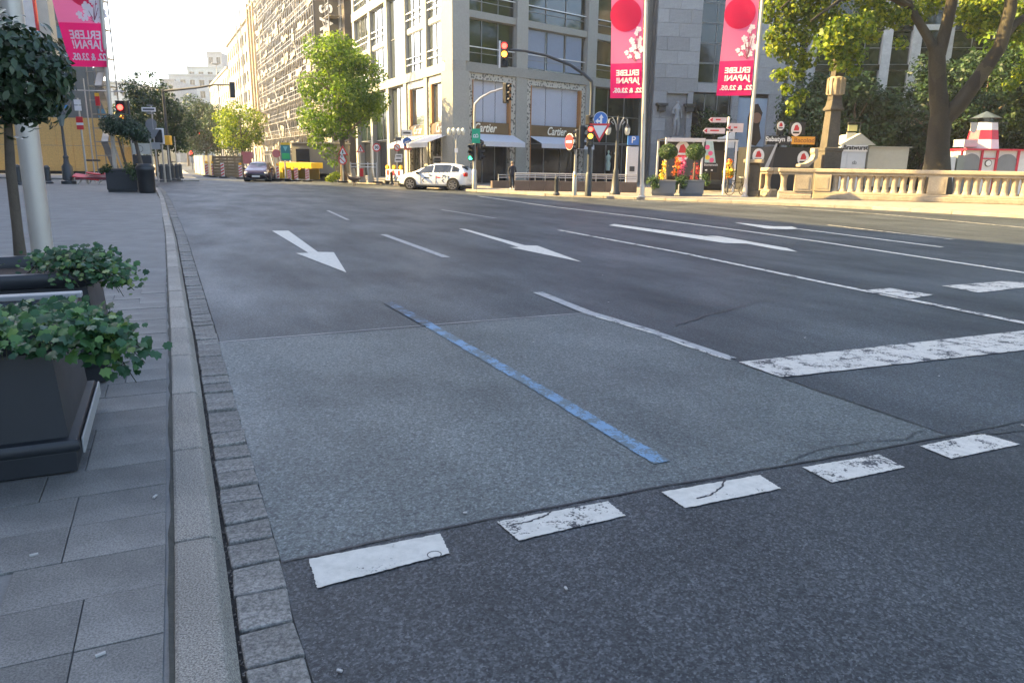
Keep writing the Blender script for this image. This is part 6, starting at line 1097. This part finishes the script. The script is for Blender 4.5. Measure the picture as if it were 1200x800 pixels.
# far vehicles and motorbikes at the left corner
p = AT(196, 209, 54); t = thing('parked_motorbike', 'dark parked motorbike among the corner bollards', 'motorbike', (p.x, 54, .1), R(70))
for x in (-.65, .65): wo = MB().tube([(x, -.06, .32), (x, .06, .32)], .32, 18).build('wheel', M('tyre'), t); MB().tube([(x, -.07, .32), (x, .07, .32)], .16, 12).build('rim', METAL, wo)
skin_body('frame', [(-.6, 0, .7), (-.2, 0, .75), (.25, 0, .85), (.5, 0, .95), (0, 0, .45), (.55, 0, 1.15)], [(0, 1), (1, 2), (2, 3), (1, 4), (3, 5)], [.12, .16, .18, .1, .22, .06], BLACKM, t); MB().box((-.3, 0, .88), (.7, .26, .1)).build('seat', BLACKM, t, bevel=.03); MB().tube([(.55, -.35, 1.12), (.58, 0, 1.15), (.55, .35, 1.12)], .03, 6).build('handlebar', BLACKM, t)

# ------------------------------------------------------------------ person and goose
p = G(600, 222.5, FP); ph = ZAT(p.x, p.y, 189.5) - FP; s = ph/1.72
t = thing('person', 'person in dark jacket and trousers with white shoes standing before the shop', 'person', p, R(8))
V = [(0, 0, .95), (0, .0, 1.15), (0, .0, 1.36), (0, -.01, 1.47), (0, -.02, 1.60), (-.09, 0, .88), (-.095, -.03, .48), (-.10, .02, .09), (-.11, -.12, .05), (.09, 0, .88), (.10, .0, .48), (.11, .03, .09), (.12, -.11, .05), (-.17, 0, 1.38), (-.23, .02, 1.12), (-.23, -.10, .88), (.17, 0, 1.38), (.23, .03, 1.12), (.22, -.08, .88), (-.22, -.15, .80), (.21, -.13, .80)]
Ed = [(0, 1), (1, 2), (2, 3), (3, 4), (0, 5), (5, 6), (6, 7), (7, 8), (0, 9), (9, 10), (10, 11), (11, 12), (2, 13), (13, 14), (14, 15), (15, 19), (2, 16), (16, 17), (17, 18), (18, 20)]
Rd = [(.15, .11), (.135, .10), (.15, .10), .055, (.085, .10), .095, .065, .045, .04, .095, .065, .045, .04, .075, .055, .04, .075, .055, .04, .035, .035]
Rd = [tuple(x*s for x in r) if hasattr(r, '__len__') else r*s for r in Rd]
bdm, N, L, B = nt('person_clothes'); sep = N.new('ShaderNodeSeparateXYZ'); L.new(N.new('ShaderNodeTexCoord').outputs['Object'], sep.inputs[0])
dv = N.new('ShaderNodeMath'); dv.operation = 'DIVIDE'; L.new(sep.outputs[2], dv.inputs[0]); dv.inputs[1].default_value = 1.8*s
cr2 = N.new('ShaderNodeValToRGB'); L.new(dv.outputs[0], cr2.inputs[0]); cr2.color_ramp.interpolation = 'CONSTANT'; els = cr2.color_ramp.elements
els[0].position = 0; els[0].color = (.6, .6, .6, 1); els[1].position = .06; els[1].color = (.012, .012, .015, 1)
for q_, c_ in ((.47, (.016, .018, .026, 1)), (.815, (.40, .24, .17, 1))): e_ = els.new(q_); e_.color = c_
L.new(cr2.outputs[0], B.inputs['Base Color']); B.inputs['Roughness'].default_value = .8
skin_body('body', [(x*s, y*s, z*s) for x, y, z in V], Ed, Rd, bdm, t)
MB().ball((0, .015*s, 1.66*s), .105*s, 12, 8, (.9, 1.0, .9)).build('hair', M('grey_hair', (.16, .12, .08), .8), t, smooth=True)
for sgn in (-1, 1):
    hnd = MB(); hnd.ball((sgn*.215*s, -.16*s, .77*s), .04*s, 8, 6, (.6, .9, 1.2))
    for k in range(4): hnd.tube([(sgn*.215*s, (-.19 + k*.02)*s, .745*s), (sgn*.21*s, (-.195 + k*.02)*s, .70*s), (sgn*.20*s, (-.19 + k*.02)*s, (.665 + .008*abs(k-1.5))*s)], .009*s, 5)
    hnd.tube([(sgn*.2*s, -.19*s, .78*s), (sgn*.185*s, -.21*s, .745*s)], .01*s, 5); hnd.build('hand', M('skin', (.42, .25, .18), .6), t, smooth=True)
p = G(414.5, 218, 0); t = thing('goose', 'brown goose walking on the road edge before the concrete barrier', 'goose', p, R(10)); gs = 1.15
skin_body('body', [(x*gs, y*gs, z*gs) for x, y, z in [(0, 0, .36), (-.2, 0, .40), (-.32, 0, .55), (-.35, 0, .68), (-.45, 0, .69), (.22, 0, .36), (.40, 0, .40), (.0, -.06, .22), (.02, -.06, .04), (-.06, -.06, .02), (.05, .06, .22), (.1, .06, .04), (.02, .06, .02)]], [(0, 1), (1, 2), (2, 3), (3, 4), (0, 5), (5, 6), (0, 7), (7, 8), (8, 9), (0, 10), (10, 11), (11, 12)], [.14, .10, .045, .05, .02, .11, .03, .03, .015, .02, .03, .015, .02], M('goose_feathers', (.12, .08, .05), .85, var=.5, scale=9), t)

# ------------------------------------------------------------------ planters and stalls on the far side
PGR = M('planter_grey', (.14, .15, .16), .55, var=.1)
for i, (x0, x1, l) in enumerate(((776, 792, 'left'), (809, 826, 'right'))):
    xa = x0 - 13 if i == 0 else x0 - 17
    a, b = G(x0 - 13, 229.5, FP), G(x1, 230.5, FP); d = b-a; wq = d.length; an = math.atan2(d.y, d.x) + R(20)
    t = thing('planter', 'grey box planter with box ball tree, %s of the pair by the flower stall' % l, 'planter', a, an, 'grey planters by the flower stall'); hq = ZAT(a.x, a.y, 211) - FP; wq *= .92
    MB().b2(.04, wq-.04, .04, .95, 0, .1).build('plinth', PGR, t); MB().b2(0, wq, 0, 1.0, .101, hq-.07).build('body', PGR, t, bevel=.012); MB().b2(-.03, wq+.03, -.03, 1.03, hq-.069, hq).build('rim', PGR, t, bevel=.012); MB().b2(.06, wq-.06, .06, .94, hq+.001, hq+.02).build('soil', SOIL, t)
    c = AT((783, 815)[i], 178, a.y + .6); bt3 = thing('ball_tree', 'round clipped box ball tree in the %s grey planter' % l, 'tree', (c.x, c.y, FP + hq), 0, 'box ball trees by the flower stall'); zc = c.z - FP - hq; MB().tube([(0, 0, 0), (.02, 0, zc)], [.05, .04], 8).build('trunk', BARK, bt3)
    leaves('crown', [(0, 0, zc, .47 if i else .45)], 2600, .075, L_BOX, bt3, .75)
    tuft(t, 'ivy hanging over the left edge of the %s grey planter' % l, a + Vector((.08, -.05, hq)), [(0, 0, .02, .3), (.05, -.1, -.25, .22), (-.2, 0, -.05, .22)], 420, .10, L_BOX, 'ivy in distant planters')
c = G(826, 229, FP); tuft(None, 'ivy at the right end of the right grey planter', c + Vector((0, .3, .85)), [(0, 0, 0, .25), (.1, -.1, -.25, .2)], 260, .1, L_BOX, 'ivy in distant planters')
FLC = [M('orange_petals', (.80, .22, .02), .6), M('pink_petals', (.75, .10, .25), .6), M('yellow_petals', (.80, .55, .04), .6), M('red_petals', (.75, .06, .04), .6)]
for i, (x, y, c_, l) in enumerate(((778, 200, 2, 'yellow flowers under the left box ball tree'), (793, 196, 0, 'orange flowers between the two box ball trees'), (800, 195, 1, 'tall pink flowers right of the orange ones'), (814.5, 202, 3, 'red cone of flowers under the right box ball tree'))):
    c = AT(x, y, 39.3); t = thing('flower_cluster', l, 'flowers', (c.x, 39.3, FP), 0, 'bright flower clusters at the stall'); MB().tube([(0, 0, .0), (0, 0, c.z - FP)], .05, 6).build('stem', M('stem_green', (.05, .12, .03), .7), t); leaves('petals', [(0, 0, c.z - FP, .22), (.05, 0, c.z - FP + .25, .18), (-.06, 0, c.z - FP - .3, .24), (0, 0, c.z - FP + .45, .12)], 260, .11, FLC[c_], t, .2)
# flower stall with white frame
SYq = 41.5; A = lambda px, py: AT(px, py, SYq); s0 = A(778, 220); t = thing('flower_stall', 'open stall with white frame and black panels behind the ball trees', 'stall', (s0.x, SYq, FP)); X = lambda px: A(px, 200).x - s0.x; Z = lambda py: ZAT(s0.x, SYq, py) - FP; WF = M('white_frame', (.62, .63, .63), .5); BP = M('black_panel', (.016, .016, .017), .6)
for px in (779, 822, 861): MB().b2(X(px)-.05, X(px)+.05, 0, .1, 0, Z(164)).build('post', WF, t); MB().b2(X(px)-.05, X(px)+.05, 2.2, 2.3, 0, Z(164)).build('post', WF, t)
MB().b2(X(778), X(824), -.02, .12, Z(166), Z(161.5)).build('front_beam', WF, t); MB().b2(X(825), X(863), .02, .12, Z(165), Z(163)).build('front_beam', WF, t); MB().b2(X(778), X(863), .13, 2.4, Z(163), Z(162)).build('roof', BP, t); MB().b2(X(779), X(861), 2.31, 2.36, 0, Z(164)).build('back_panel', BP, t); MB().b2(X(781), X(821), .3, .34, .8, Z(166.5)).build('side_panel', M('charcoal_panel', (.045, .05, .052), .6), t)
def oval_logo(parent, x, y, z, r, pink=False): o = MB().slab([(x + r*math.cos(k*.314), z + r*1.25*math.sin(k*.314)) for k in range(20)], y-.015, y).build('logo_panel', SIGNW, parent); MB().slab([(x-r*.5, z-r*.2), (x+r*.45, z-r*.2), (x+r*.5, z+r*.25), (x+r*.1, z+r*.9), (x-r*.3, z+r*.7)], y-.02, y-.0155).build('logo_mark', SRED, o); MB().b2(x-r*.6, x+r*.6, y-.02, y-.0155, z-r*.75, z-r*.45).build('logo_print', SRED if pink else BLACKM, o)
oval_logo(t, X(799.5), .29, Z(177), .43, True); pb_ = MB().slab([(X(825), Z(190)), (X(838), Z(190)), (X(833), Z(165)), (X(825), Z(165))], .0, .03).build('poster_panel', M('poster_mint', (.45, .62, .60), .5, var=.3, scale=4), t)
for px, py, m_ in ((827, 172, FLC[1]), (831, 179, FLC[1]), (828, 184, FLC[2]), (833, 187, FLC[1])): MB().disc(X(px), Z(py), .13, -.01, -.001, 10).build('printed_flower', m_, pb_)
mb_ = MB().b2(X(825), X(840), -.02, .03, Z(201), Z(190.5)).build('menu_board', BP, t); text('blumenwelt', .2, SIGNW, 'lettering', mb_, (X(832.5), -.025, Z(192.5)), sx=.8); MB().b2(X(826), X(828.5), -.025, -.021, Z(199.5), Z(198)).b2(X(833), X(835), -.025, -.021, Z(199.5), Z(198)).build('white_print', SIGNW, mb_); MB().b2(X(825), X(850), .4, 1.2, .4, .6).build('counter', DGREY, t); MB().b2(X(840), X(858), 1.2, 1.25, .4, Z(175)).build('inner_board', M('brown_board', (.06, .045, .03), .7), t)
# direction signs, box on post, flower post, scooter
p = G(847, 228, FP); t = thing('direction_sign', 'signpost with three white direction arms above the flower stall', 'sign', p); Zp = lambda py: ZAT(p.x, p.y, py) - FP; Xp = lambda px: AT(px, 180, p.y).x - p.x; MB().tube([(0, 0, 0), (0, 0, Zp(137))], .05, 8).build('pole', WF, t)
for x0, x1, y0, y1 in ((827, 848, 138, 144), (821.5, 847, 150.5, 157), (848.5, 868, 144.5, 155)):
    o = MB().slab([(Xp(x0), (Zp(y0)+Zp(y1))/2), (Xp(x0)+.12, Zp(y1)), (Xp(x1), Zp(y1)), (Xp(x1), Zp(y0)), (Xp(x0)+.12, Zp(y0))], -.09, -.06).build('direction_arm', M('sign_pinkwhite', (.66, .56, .54), .5), t); zc = (Zp(y0)+Zp(y1))/2; MB().b2(Xp(x0)+.35, Xp(x1)-.3, -.095, -.0905, zc-.02, zc+.05).build('red_print', SRED, o); MB().slab([(Xp(x0)+.05, zc), (Xp(x0)+.2, zc-.1), (Xp(x0)+.2, zc+.1)], -.095, -.0905).build('arrow_mark', SRED, o)
for px in (849, 853): MB().b2(Xp(px), Xp(px)+.12, -.095, -.091, Zp(154), Zp(151.5)).build('pictogram', DGREY, t)
p = G(842, 219, FP); t = thing('switch_box', 'white box on a slanted post inside the flower stall', 'box', p); MB().b2(-.05, .05, -.05, .05, 0, Zp(173)).build('post', WF, t); o = MB().b2(-.25, .75, -.3, .25, Zp(173.5), Zp(161)).build('box', WF, t, bevel=.02); MB().b2(-.22, .2, -.31, -.301, Zp(172), Zp(163)).build('dark_face', M('grey_face', (.2, .21, .22), .5), o); MB().slab([(.05, Zp(160.8)), (.75, Zp(160.8)), (.75, Zp(155)), (.6, Zp(155))], -.28, .2).build('tilted_top', WF, t)
p = G(852, 226, FP); t = thing('flower_post', 'post wrapped in green and orange flowers at the right of the stall', 'flowers', p); MB().tube([(0, 0, 0), (0, 0, Zp(195))], .06, 8).build('post', DGREY, t)
for c_, z, r_, n_ in ((0, 205, .28, 200), (2, 200, .32, 220), (2, 193, .2, 120), (0, 190, .2, 110)): leaves('petals', [(0, 0, Zp(z), r_)], n_, .1, FLC[c_], t, .3)
leaves('foliage', [(0, 0, Zp(203), .36)], 200, .12, L_LIME, t, .4)
p = G(861, 229.5, FP); t = thing('parked_bicycle', 'dark bicycle leaning by the end pier of the balustrade', 'bicycle', p, R(15))
for x in (-.3, .45): 
    wm = MB(); wm.add([(x + .27*r*math.cos(k*.35), y, .28 + .27*r*math.sin(k*.35)) for k in range(18) for r, y in ((1, 0), (.9, .02), (.9, -.02))], [(3*k+i, 3*k+(i+1) % 3, (3*((k+1) % 18))+(i+1) % 3, (3*((k+1) % 18))+i) for k in range(18) for i in range(3)]); wo = wm.build('wheel', M('tyre'), t)
MB().tube([(-.3, 0, .28), (-.1, 0, .62), (.33, 0, .65), (.45, 0, .28)], .02, 6).tube([(-.1, 0, .62), (.05, 0, .3), (.33, 0, .65)], .02, 6).tube([(.33, 0, .65), (.3, 0, .85)], .02, 6).build('frame', BLACKM, t); MB().box((-.12, 0, .7), (.22, .12, .05)).build('saddle', BLACKM, t, bevel=.02); MB().tube([(.28, -.22, .88), (.3, 0, .86), (.28, .22, .88)], .015, 6).build('handlebar', METAL, t)
# dark snack stall
SYq = 43.0; s0 = A(890, 215); t = thing('snack_stall', 'black snack stall with orange sign left of the obelisk', 'stall', (s0.x, SYq, FP), 0); X = lambda px: A(px, 190).x - s0.x; Z = lambda py: ZAT(s0.x, SYq, py) - FP
MB().b2(X(880), X(962), .3, 2.6, 0, Z(172)).build('body', BP, t); MB().add([(X(876), .0, Z(174)), (X(908), .0, Z(171)), (X(904), -.2, Z(200)), (X(878), -.2, Z(200))], [(0, 1, 2, 3)]).build('tarpaulin', M('grey_tarp', (.07, .065, .06), .7), t); MB().add([(X(907), -.03, Z(168)), (X(909), -.03, Z(168)), (X(898), -.25, Z(200)), (X(893), -.25, Z(200))], [(0, 1, 2, 3)]).build('pale_flap', M('pale_tarp', (.45, .45, .44), .6), t)
o = MB().b2(X(897), X(925), .1, .28, Z(169.5), Z(159)).build('black_sign', BP, t); text('Sabatyn Br', .36, SIGNW, 'lettering', o, (X(911.5), .09, Z(163)), bold=.01); o = MB().b2(X(926), X(953), .08, .28, Z(168.5), Z(159.5)).build('orange_sign', M('orange_sign', (.85, .38, .03), .5), t); text('Bacolod', .36, M('sign_brown', (.3, .08, .02), .5), 'lettering', o, (X(940.5), .07, Z(164)))
oval_logo(t, X(886.5), -.22, Z(183), .33); oval_logo(t, X(943), .29, Z(185), .33); MB().b2(X(924), X(942), .3, .36, Z(157), Z(142)).build('upper_panel', BP, t); oval_logo(t, X(931.5), .29, Z(151), .3); MB().b2(X(909), X(917), .3, .36, Z(158), Z(141)).build('upper_panel', BP, t); oval_logo(t, X(913), .29, Z(147), .2)
# white sausage stall
SYq = 42.5; s0 = A(984, 215); t = thing('sausage_stall', 'white gabled Bratwurst stall right of the obelisk', 'stall', (s0.x, SYq, FP)); X = lambda px: A(px, 190).x - s0.x; Z = lambda py: ZAT(s0.x, SYq, py) - FP; SW_ = M('stall_white', (.46, .51, .58), .6); SBg = M('stall_beige', (.42, .42, .37), .7)
MB().b2(X(983), X(1014), 0, 2.5, 0, Z(172)).build('body', SW_, t); o = MB().b2(X(983), X(1014.5), -.06, -.004, Z(177.5), Z(170)).build('name_board', M('board_white', (.66, .67, .68), .5), t); text('Bratwurst', .34, BLACKM, 'lettering', o, (X(1000), -.065, Z(173)), bold=.012); MB().slab([(X(982), Z(169.8)), (X(1024), Z(169.8)), (X(1005), Z(156))], .0, 2.5).build('gable_roof', SBg, t)
MB().b2(X(985), X(991), -.03, -.004, Z(196), Z(179)).b2(X(992), X(1013), -.02, -.004, Z(196), Z(179)).build('door', SW_, t); text('sb', .3, DGREY, 'lettering', t, (X(1001), -.025, Z(190.5)))
MB().tube([(X(993.5), .5, Z(160)), (X(993.5), .5, Z(143))], .03, 6).tube([(X(1008), .5, Z(160)), (X(1008), .5, Z(143))], .03, 6).tube([(X(993.5), .5, Z(143)), (X(1008), .5, Z(143))], .03, 6).build('roof_frame', DGREY, t); MB().b2(X(993.5), X(1004), .44, .5, Z(153), Z(146)).build('yellow_sign', M('sign_yellow', (.62, .56, .22), .5), t); MB().b2(X(992.5), X(1003), .43, .5, Z(163), Z(155)).build('pale_sign', SBg, t)
s1 = A(1016, 215); t = thing('beige_trailer', 'long pale beige trailer between the sausage stall and the plane tree', 'trailer', (s1.x, SYq, FP)); MB().b2(X(1016)-X(1016), X(1064)-X(1016), .3, 2.6, .35, Z(172)).build('body', SBg, t, bevel=.04); MB().b2(-.05, X(1066)-X(1016), .2, 2.7, Z(172)+.002, Z(171)).build('roof', SBg, t)
for x in (.6, 1.9): wo = MB().tube([(x, .32, .3), (x, .5, .3)], .3, 16).build('wheel', M('tyre'), t)
# striped lighthouse kiosk
SYq = 44.0; s0 = A(1130, 215); t = thing('lighthouse_kiosk', 'red and white striped lighthouse kiosk at the right edge', 'kiosk', (s0.x, SYq, FP)); X = lambda px: A(px, 180).x - s0.x; Z = lambda py: ZAT(s0.x, SYq, py) - FP
KW = M('kiosk_white', (.68, .68, .66), .5); KR = M('kiosk_red', (.55, .02, .05), .5); cx_ = X(1168.5); r0, r1 = (X(1187)-X(1149))/2, (X(1183)-X(1156))/2; rr = lambda py: r0 + (r1-r0)*(174-py)/(174-142)
for y0, y1, m_, nm in ((174, 162.5, KW, 'white_band'), (162.5, 151, KR, 'red_band'), (151, 142, KW, 'white_band')): MB().lathe([(rr(y0), Z(y0)), (rr(y1), Z(y1)-.002)], (cx_, 1.6, 0), 8).build(nm, m_, t)
MB().lathe([(rr(142)*.62, Z(142)), (rr(142)*.62, Z(136))], (cx_, 1.6, 0), 8).build('lantern_room', SHOPGLASS, t); MB().lathe([(rr(142)*1.28, Z(136.5)), (rr(142)*.5, Z(131)), (.04, Z(128))], (cx_, 1.6, 0), 8).build('roof', M('slate_roof', (.06, .08, .10), .5), t)
xe = X(1240)
MB().b2(0, xe, .35, 2.9, 0, Z(176)).build('body', KW, t); MB().b2(-.1, xe+.1, .1, 3, Z(176)+.002, Z(174)).build('eaves', KR, t)
for px in (1131, 1155, 1173, 1198, 1215): MB().b2(X(px)-.06, X(px)+.06, .26, .346, 0, Z(176)).build('red_post', KR, t)
MB().b2(X(1155)+.06, X(1173)-.06, .27, .346, Z(186.2), Z(184.8)).build('red_rail', KR, t)
for x0, x1 in ((1132.5, 1153.5), (1174.5, 1197)):
    a, b = X(x0), X(x1); zt, zs = Z(180), Z(189); MB().slab([(a, 0), (b, 0)] + [((a+b)/2 + (b-a)/2*math.cos(k*.3142), zs + (zt-zs)*math.sin(k*.3142)) for k in range(11)], .30, .34).build('arched_hatch', M('hatch_grey', (.20, .21, .22), .5), t)
MB().disc(X(1164), Z(191), .2, .30, .345, 16).build('porthole', BLACKM, t); MB().disc(X(1164), Z(191), .16, .28, .298, 16).build('porthole_glass', SIGNW, t); MB().b2(X(1134), X(1150), .5, 1.6, Z(176)+.2, Z(163)).build('roof_box', M('roof_box_grey', (.42, .44, .46), .5), t)
p_ = A(1137, 160); t2 = thing('pennant', 'small pale pennant hanging from a line left of the lighthouse', 'pennant', (p_.x, SYq-.2, FP)); MB().slab([(-.2, Z(144)), (.24, Z(144)), (.2, Z(154)), (.05, Z(156.5)), (-.15, Z(154))], 0, .02).build('cloth', M('pennant_grey', (.45, .45, .44), .7), t2); MB().tube([(-.25, 0, Z(144)), (1.0, .3, Z(142.5)), (2.6, 1.0, Z(142.5))], .015, 5).build('line', DGREY, t2)
s1 = AT(1120, 215, 43.5); t = thing('white_bin', 'white upright drink coolers between the plane tree and the kiosk', 'cooler', (s1.x, 43.5, FP)); MB().b2(-.55, -.2, 0, .5, 0, Z(184)).build('panel', M('cooler_white', (.55, .58, .6), .5), t); MB().b2(-.1, .3, 0, .5, 0, Z(182)).build('cabinet', M('cooler_grey', (.2, .23, .22), .5), t)
# ------------------------------------------------------------------ hazy morning air over the street
hm = bpy.data.materials.new('haze_air'); hm.use_nodes = True; N, L = hm.node_tree.nodes, hm.node_tree.links; N.remove(N['Principled BSDF'])
pv = N.new('ShaderNodeVolumePrincipled'); pv.inputs['Color'].default_value = (.93, .95, .97, 1); pv.inputs['Density'].default_value = HAZE; pv.inputs['Anisotropy'].default_value = .35; L.new(pv.outputs[0], N['Material Output'].inputs['Volume'])
hz_o = MB().b2(-170, 100, -80, 330, -1.1, 48).build('haze', hm, kind='stuff')
